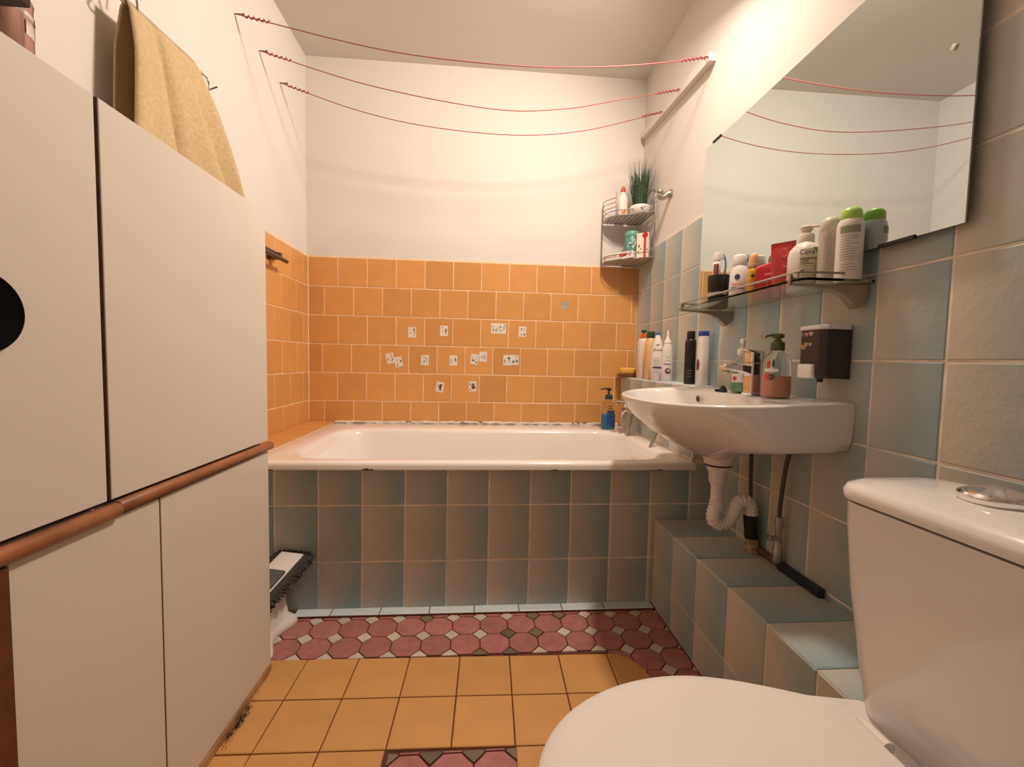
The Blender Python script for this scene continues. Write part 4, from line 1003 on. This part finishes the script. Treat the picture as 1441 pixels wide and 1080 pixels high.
# ------------------------------------------------------------------ towel and wire hanger
hx = -.845
th_ = thing('towel_hanger', 'thin metal wire towel hanger on the left wall above the cabinet', 'hanger', (XL, 1.2, 1.70))
b = MB()
b.tube([(XL-.008, 1.10, 1.755), (hx, 1.09, 1.735), (hx, 1.10, 1.70), (hx, 1.36, 1.725), (hx, 1.392, 1.722), (hx, 1.40, 1.703), (hx, 1.387, 1.693), (hx, 1.379, 1.703)], .0026, 8, smooth=5)
b.tube([(XL-.008, 1.115, 1.775), (hx+.01, 1.105, 1.745), (hx, 1.13, 1.70)], .0024, 8, smooth=4)
b.tube([(XL-.008, 1.13, 1.78), (hx+.012, 1.125, 1.74)], .002, 6)
b.build('wire', M_STEEL, th_)
b = MB(); b.tube([(XL-.008, 1.499, 1.756), (XL+.022, 1.495, 1.765)], .0025, 6)
tag(b.build('nail', M_BRONZE, origin=(XL, 1.499, 1.756)), 'bare nail in the left wall to the right of the towel', 'nail')
b = MB(); NU, NV = 40, 26; vs = []; fs = []
ztop, zbot = 1.712, 1.29
def tow(u, v, side):
    # u along the bar, v down the drop
    yb = 1.095+.235*u; y = yb+(u-.25)*.22*v+.03*v
    amp = .007+.034*v**.8
    q = u*(1-.18*v)
    fold = amp*(1.3*(abs(sin(q*8.5+.5))**.7*2-1.2)+.55*sin(q*19+1.7+v)+.4*sin(q*5-1))
    z = ztop+.018*u-(ztop-zbot)*v
    x = hx+side*(.006+.012*min(1, v*4))+side*fold*.9+.010*v*(1 if side > 0 else 0)
    return (x, y, z)
for s_ in (1, -1):
    pass
grid = []
for j in range(NV*2+1):
    v = 1-j/NV if j <= NV else (j-NV)/NV
    side = -1 if j < NV else 1
    row = []
    for i in range(NU+1):
        u = i/NU
        if j == NV: p = (hx, 1.095+.235*u, ztop+.018*u+.006)
        else:
            p = tow(u, v*(1 if side > 0 else .9), side)
            if side < 0: p = (max(p[0]*1, XL+.008+.004*sin(u*11)), p[1], p[2])
        row.append(p)
    grid.append(row)
vs = [p for r_ in grid for p in r_]; n = NU+1
fs = [(j*n+i, j*n+i+1, (j+1)*n+i+1, (j+1)*n+i) for j in range(NV*2) for i in range(NU)]
b.add(vs, fs)
o = b.build('bath_towel', mat('beige_terry', (.58, .43, .235), .95, var=.12, scale=120, bump=.9, bscale=420, sheen=.3), origin=(hx, 1.22, 1.70), ang=180)
md = o.modifiers.new('thick', 'SOLIDIFY'); md.thickness = .005; md.offset = 0
tag(o, 'beige terry towel hanging in folds from the wire hanger', 'towel')

# ------------------------------------------------------------------ double towel rail on the left wall
t = thing('towel_rail', 'dark bronze double towel rail on the ochre tiles beside the cabinet', 'towel rail', (XL, 1.72, 1.28))
for (x, z, y1) in ((XL+.028, 1.318, 1.90), (XL+.050, 1.296, 1.915)):
    MB().tube([(x, 1.62, z), (x, y1, z)], .0085, 12).build('bar', M_BRONZE, t)
for yy in (1.64, 1.86):
    b = MB(); b.box((XL+.027, yy, 1.306), (.054, .018, .03), .003); b.build('bracket', M_BRONZE, t)

# ------------------------------------------------------------------ canister and dark box on the cabinet
cx_, cy_ = -.792, .763
t = thing('metal_canister', 'rose metallic canister standing on top of the cabinet', 'canister', (cx_, cy_, KZ+.0005))
o, sf = body('can', t, P2([(0, .043), (.003, .046), (.188, .046), (.191, .047), (.195, .046)]), mat('rose_metal', (.50, .30, .25), .22, metal=.85))
b = MB(); b.rings([[(r_*cos(a), r_*sin(a), z) for a in [2*pi*k/28 for k in range(28)]] for r_, z in ((.046, .163), (.0475, .164), (.0475, .170), (.046, .171))]); b.build('band', M_CHROME, t, local=True)
b = MB(); b.rings([[((.046+q)*cos(a), (.046+q)*sin(a), z) for a in [.10+.5*k/8 for k in range(9)]]+[((.046)*cos(a), (.046)*sin(a), z) for a in [.60-.5*k/8 for k in range(9)]] for q, z in ((.0006, .134), (.0014, .137), (.0014, .154), (.0006, .157))]); b.build('shiny_label', mat('silver_label', (.78, .70, .66), .15, metal=.7), t, local=True)
t2 = thing('wooden_stand', 'dark brown wooden stand on the cabinet in front of the metal canister', 'stand', (-.778, .634, KZ+.0005))
MB().box((0, 0, .178), (.190, .158, .09), .003, 2).build('top_block', M_DBROWN, t2, local=True)
MB().box((-.035, -.02, .0665), (.06, .06, .133), .002, 1).build('pedestal', M_DBROWN, t2, local=True)

# ------------------------------------------------------------------ stickers on the back wall tiles
SW, SH = .041, .055
STK = [(-.366, 1.024, 0, 1, 'first in upper row'), (-.198, 1.036, 0, 1, 'second from left in upper row'),
       (.073, 1.056, 0, 1, 'left of joined pair in upper row'), (.113, 1.056, 0, 1, 'right of joined pair in upper row'), (.222, 1.042, 0, 1, 'last on the right in upper row'),
       (-.480, .884, .2, 1, 'tilted, far left of middle row'), (-.437, .866, .25, 1, 'tilted second one in middle row'), (-.298, .878, 0, 1, 'third from left in middle row'),
       (-.147, .879, 0, 1, 'fourth from left in middle row'), (-.034, .888, -.1, 1, 'lower left of staggered pair, middle row'), (.012, .902, 0, 1, 'upper right of staggered pair, middle row'),
       (.142, .886, 0, 1, 'left of joined pair, middle row'), (.183, .888, 0, 1, 'far right of middle row'),
       (-.217, .735, -.15, 1, 'left one in lowest row'), (-.042, .741, .06, 1, 'right one in lowest row'), (.451, 1.190, 0, 0, 'alone above all the white ones')]
M_CARD = mat('sticker_white', (.78, .72, .62), .45)
for k, (x, z, r, kind, pos) in enumerate(STK):
    t = thing('sticker', ('white picture sticker on an ochre tile, ' if kind else 'grey patterned sticker on an ochre tile, ')+pos, 'sticker', (x, YB-.0008, z), group='picture stickers on the ochre tiles')
    t.rotation_euler = (0, -r, 0)
    lift = .0006 if k in (6, 10) else 0
    s_ = 1.0 if kind else .9
    MB().box((0, -lift, 0), (SW*s_, .0008, SH*s_*(1 if kind else .8)), 0).build('card', M_CARD if kind else mat('sticker_grey', (.34, .33, .30), .5), t, local=True, smooth=False)
    rnd = random.Random(k*13+5); b = MB()
    if kind:
        for q in range(9):
            cx2 = rnd.choice((-.011, -.004, .008, .012))+rnd.uniform(-.003, .003); cz2 = rnd.uniform(-.018, .019); wv, hv = rnd.uniform(.0016, .0045), rnd.uniform(.0025, .007)
            n_ = 7
            b.prism([(cx2+wv*cos(2*pi*i/n_)*rnd.uniform(.6, 1.1), cz2+hv*sin(2*pi*i/n_)*rnd.uniform(.6, 1.1)) for i in range(n_)], (1, 0, 0), (0, 0, 1), (0, -lift-.0004, 0), .0003)
        if k >= 13:
            b.prism([(.006*cos(2*pi*i/9)+.002, .018*sin(2*pi*i/9)) for i in range(9)], (1, 0, 0), (0, 0, 1), (0, -lift-.0004, 0), .0003)
    else:
        for q in range(12):
            cx2, cz2 = rnd.uniform(-.014, .014), rnd.uniform(-.016, .016)
            b.prism([(cx2+.004*cos(2*pi*i/6), cz2+.003*sin(2*pi*i/6)) for i in range(6)], (1, 0, 0), (0, 0, 1), (0, -.0004, 0), .0003)
    b.build('printed_picture', mat('sticker_ink', (.09, .085, .08), .6) if kind else mat('pale_ink', (.62, .60, .54), .6), t, local=True, smooth=False)
b = MB(); b.prism([(.010*cos(-pi/2+k*pi/4)*(1 if k % 2 == 0 else .5), .014*sin(-pi/2+k*pi/4)*(1 if k % 2 == 0 else .5)) for k in range(8)], (0, -1, 0), (0, 0, 1), (XR-.0004, 1.222, .975), .0006)
tag(b.build('star_sticker', mat('faded_pink', (.58, .28, .26), .6), origin=(XR-.0004, 1.222, .975), smooth=False), 'faint pink star sticker on a blue tile under the glass shelf', 'sticker')

# ------------------------------------------------------------------ white step stool and mop head between cabinet and bath
t = thing('step_stool', 'white plastic step stool with flared foot between cabinet and bath front', 'stool', (-.745, 1.30, 0))
b = MB()
def srect(x1, y0, y1, z, r=.02):
    # front side hollowed between the two feet, the more so towards the floor
    hol = max(0.0, min(1.0, (x1+.636)/.04))*.030
    pts = rrect(-.885, x1, y0, y1, r, z, 5); out = []
    k0 = [i for i, p in enumerate(pts) if p[0] > x1-.001 and p[1] > (y0+y1)/2][0]
    front = [(x1-hol*sin(pi*t)**1.4, y0+r+(y1-y0-2*r)*t, z) for t in [i/10 for i in range(1, 10)]]
    return pts+front
b.rings([srect(-.598, 1.192, 1.418, .001, .035), srect(-.594, 1.190, 1.420, .006, .035), srect(-.597, 1.192, 1.418, .019, .035), srect(-.608, 1.197, 1.414, .025, .03), srect(-.622, 1.202, 1.408, .034, .025), srect(-.630, 1.204, 1.406, .08, .02), srect(-.634, 1.206, 1.404, .150, .02), srect(-.638, 1.210, 1.400, .158, .02)])
b.build('stool_body', M_PLAST_W, t, ang=50)
b = MB(); b.rings([srect(-.626, 1.200, 1.412, .152, .022), srect(-.622, 1.197, 1.415, .158, .024), srect(-.626, 1.200, 1.412, .164, .022)]); b.build('stool_top', M_PLAST_W, t, ang=50)
mp = thing('mop_head', 'flat mop head with dark grey fringe lying on the white stool', 'mop', (-.636, 1.313, .165))
rz = Matrix.Rotation(-.10, 3, 'Z')@Matrix.Rotation(.16, 3, 'X')
rz2 = Matrix.Rotation(-.10, 3, 'Z')@Matrix.Rotation(.12, 3, 'X')@Matrix.Rotation(.10, 3, 'Y')
mc = Vector((-.636, 1.322, .196))
b = MB(); b.box(mc, (.100, .25, .009), .003, 2, rot=rz2); b.build('pad', mat('dark_microfibre', (.055, .05, .045), .95, bump=.8, bscale=300), mp)
b = MB(); b.box(mc+rz2@Vector((0.0, .015, .010)), (.075, .19, .008), .003, 2, rot=rz2); b.build('white_plate', M_PLAST_W, mp)
b = MB(); b.box(mc+rz2@Vector((0.008, -.045, .018)), (.055, .10, .012), .004, 2, rot=rz2); b.build('grey_joint', M_GREYP, mp)
b = MB()
for k in range(330):
    s_ = random.random()
    if s_ < .55: p = Vector((.049, random.uniform(-.125, .125), -.002)); d = Vector((.9, random.uniform(-.6, .6), random.uniform(-.7, .2)))
    elif s_ < .9: p = Vector((random.uniform(-.055, .055), .124, 0)); d = Vector((random.uniform(-.6, .6), .5, random.uniform(-.5, 1.2)))
    else: p = Vector((-.055, random.uniform(-.125, .125), 0)); d = Vector((-.6, random.uniform(-.4, .4), -.2))
    l = random.uniform(.010, .024); d = d.normalized()
    if s_ >= .55 and s_ < .9: l *= .62
    q0 = mc+rz2@p; q1 = mc+rz2@(p+d*l*.6); q2 = mc+rz2@(p+d*l+Vector((0, 0, -.004)))
    b.tube([q0, q1, q2], .0031, 5, rfun=lambda t_: 1.1-.3*t_)
o = b.build('fringe', mat('dark_microfibre', (.055, .05, .045), .95), mp); o['kind'] = 'stuff'

# ------------------------------------------------------------------ toilet
TYC = 0.437
wc_ = thing('toilet', 'white close coupled toilet with closed lid in the right foreground', 'toilet', (.33, TYC, 0))
def egg(x0, x1, hw, z, n=40, k=.0, yc=TYC, back=.11):
    # x0 tip (towards the room), x1 hinge end
    out = []
    for i in range(n):
        a = 2*pi*i/n; c, s_ = cos(a), sin(a)
        xm = x0+(x1-x0)*.53
        if c < 0: x = xm+(xm-x0)*c; y = hw*(abs(s_)**.92)*(1 if s_ > 0 else -1)
        else:
            e = .62; x = xm+(x1-xm)*(c**e); wv = hw*(1-.30*(c**1.6)); y = wv*(abs(s_)**.55)*(1 if s_ > 0 else -1) if abs(s_) > 1e-9 else 0
            y = hw*(abs(s_)**.62)*(1 if s_ > 0 else -1) if c < .35 else y
        out.append((x, yc+y, z))
    return out
def egg2(x0, x1, hw, z, hb=None, n=48, yc=TYC):
    hb = hb or hw*.66; pts = []
    xm = x0+(x1-x0)*.52
    # half outline from tip to hinge: ellipse then an easing taper with a rounded corner
    half = []
    for k in range(17):
        a = pi-(pi/2)*k/16; half.append((xm+(xm-x0)*cos(a), hw*sin(a)))
    for k in range(1, 9):
        u = k/8; half.append((xm+(x1-.012-xm)*u, hw+(hb-hw)*(u*u*(1.6-.6*u))))
    half.append((x1-.003, hb-.006)); half.append((x1, hb-.02))
    full = half+[(x, -y) for x, y in half[:0:-1]]
    return [(x, yc+y, z) for x, y in full]
LZD = 0.405
bowl = [egg2(.20, .60, .10, .0, .10), egg2(.195, .60, .105, .02, .105), egg2(.215, .60, .09, .08, .09), egg2(.20, .60, .095, .18, .095), egg2(.15, .60, .125, .27, .115), egg2(.105, .60, .155, .34, .13), egg2(.092, .60, .165, .368, .135), egg2(.09, .60, .166, .376, .135)]
MB().rings(bowl).build('bowl', M_CERAMIC, wc_, ang=60)
MB().rings([egg2(.083, .53, .160, .377), egg2(.080, .532, .163, .381), egg2(.082, .53, .161, .389)]).build('seat', M_PLAST_W, wc_, ang=50)
MB().rings([egg2(.080, .522, .162, .390), egg2(.074, .523, .166, .393), egg2(.072, .524, .167, .399), egg2(.078, .522, .163, LZD-.0008), egg2(.092, .515, .153, LZD), egg2(.102, .508, .145, LZD+.0012), egg2(.2, .45, .08, LZD+.003, .06)]).build('seat_lid', M_PLAST_W, wc_, ang=50)
for sgn in (-1, 1): MB().tube([(.532, TYC+sgn*.055-.02, .397), (.532, TYC+sgn*.055+.02, .397)], .009, 12).build('hinge', M_PLAST_W, wc_)
CYC = .455
def crect(x0, x1, hw, z, r=.045): return [(x, y, z) for x, y, q in rrect(x0, x1, CYC-hw, CYC+hw, r, 0, 8)]
cr_ = [crect(0.5820, 0.7120, .105, .358, .04), crect(0.5740, 0.7220, .117, .371, .045), crect(0.5680, 0.7260, .125, .426, .045), crect(0.5570, 0.7300, .140, .556, .045), crect(0.5530, 0.7320, .147, .646, .045), crect(0.5520, 0.7320, .149, .687, .045)]
MB().rings(cr_).build('cistern', M_CERAMIC, wc_, ang=60)
ld_ = [crect(0.5560, 0.7360, .151, 0.6885, .047), crect(0.5500, 0.7400, .157, 0.6910, .05), crect(0.5490, 0.7400, .158, 0.7010, .05), crect(0.5530, 0.7380, .155, 0.7100, .05), crect(0.5660, 0.7280, .143, 0.7165, .045), crect(0.5930, 0.7050, .11, 0.7215, .04), crect(0.6230, 0.6700, .05, 0.7240, .02)]
MB().rings(ld_).build('cistern_lid', M_CERAMIC, wc_, ang=60)
b = MB(); b.lathe([(.034, .0), (.036, .003), (.036, .009), (.033, .012), (.031, .010)], (.644, .464, .7225), 36); b.build('flush_ring', M_CHROME, wc_)
b = MB(); b.lathe([(.030, .008), (.029, .014), (.016, .018), (.006, .0215), (0, .022)], (.644, .464, .7225), 36); b.build('flush_button', M_CHROME, wc_)
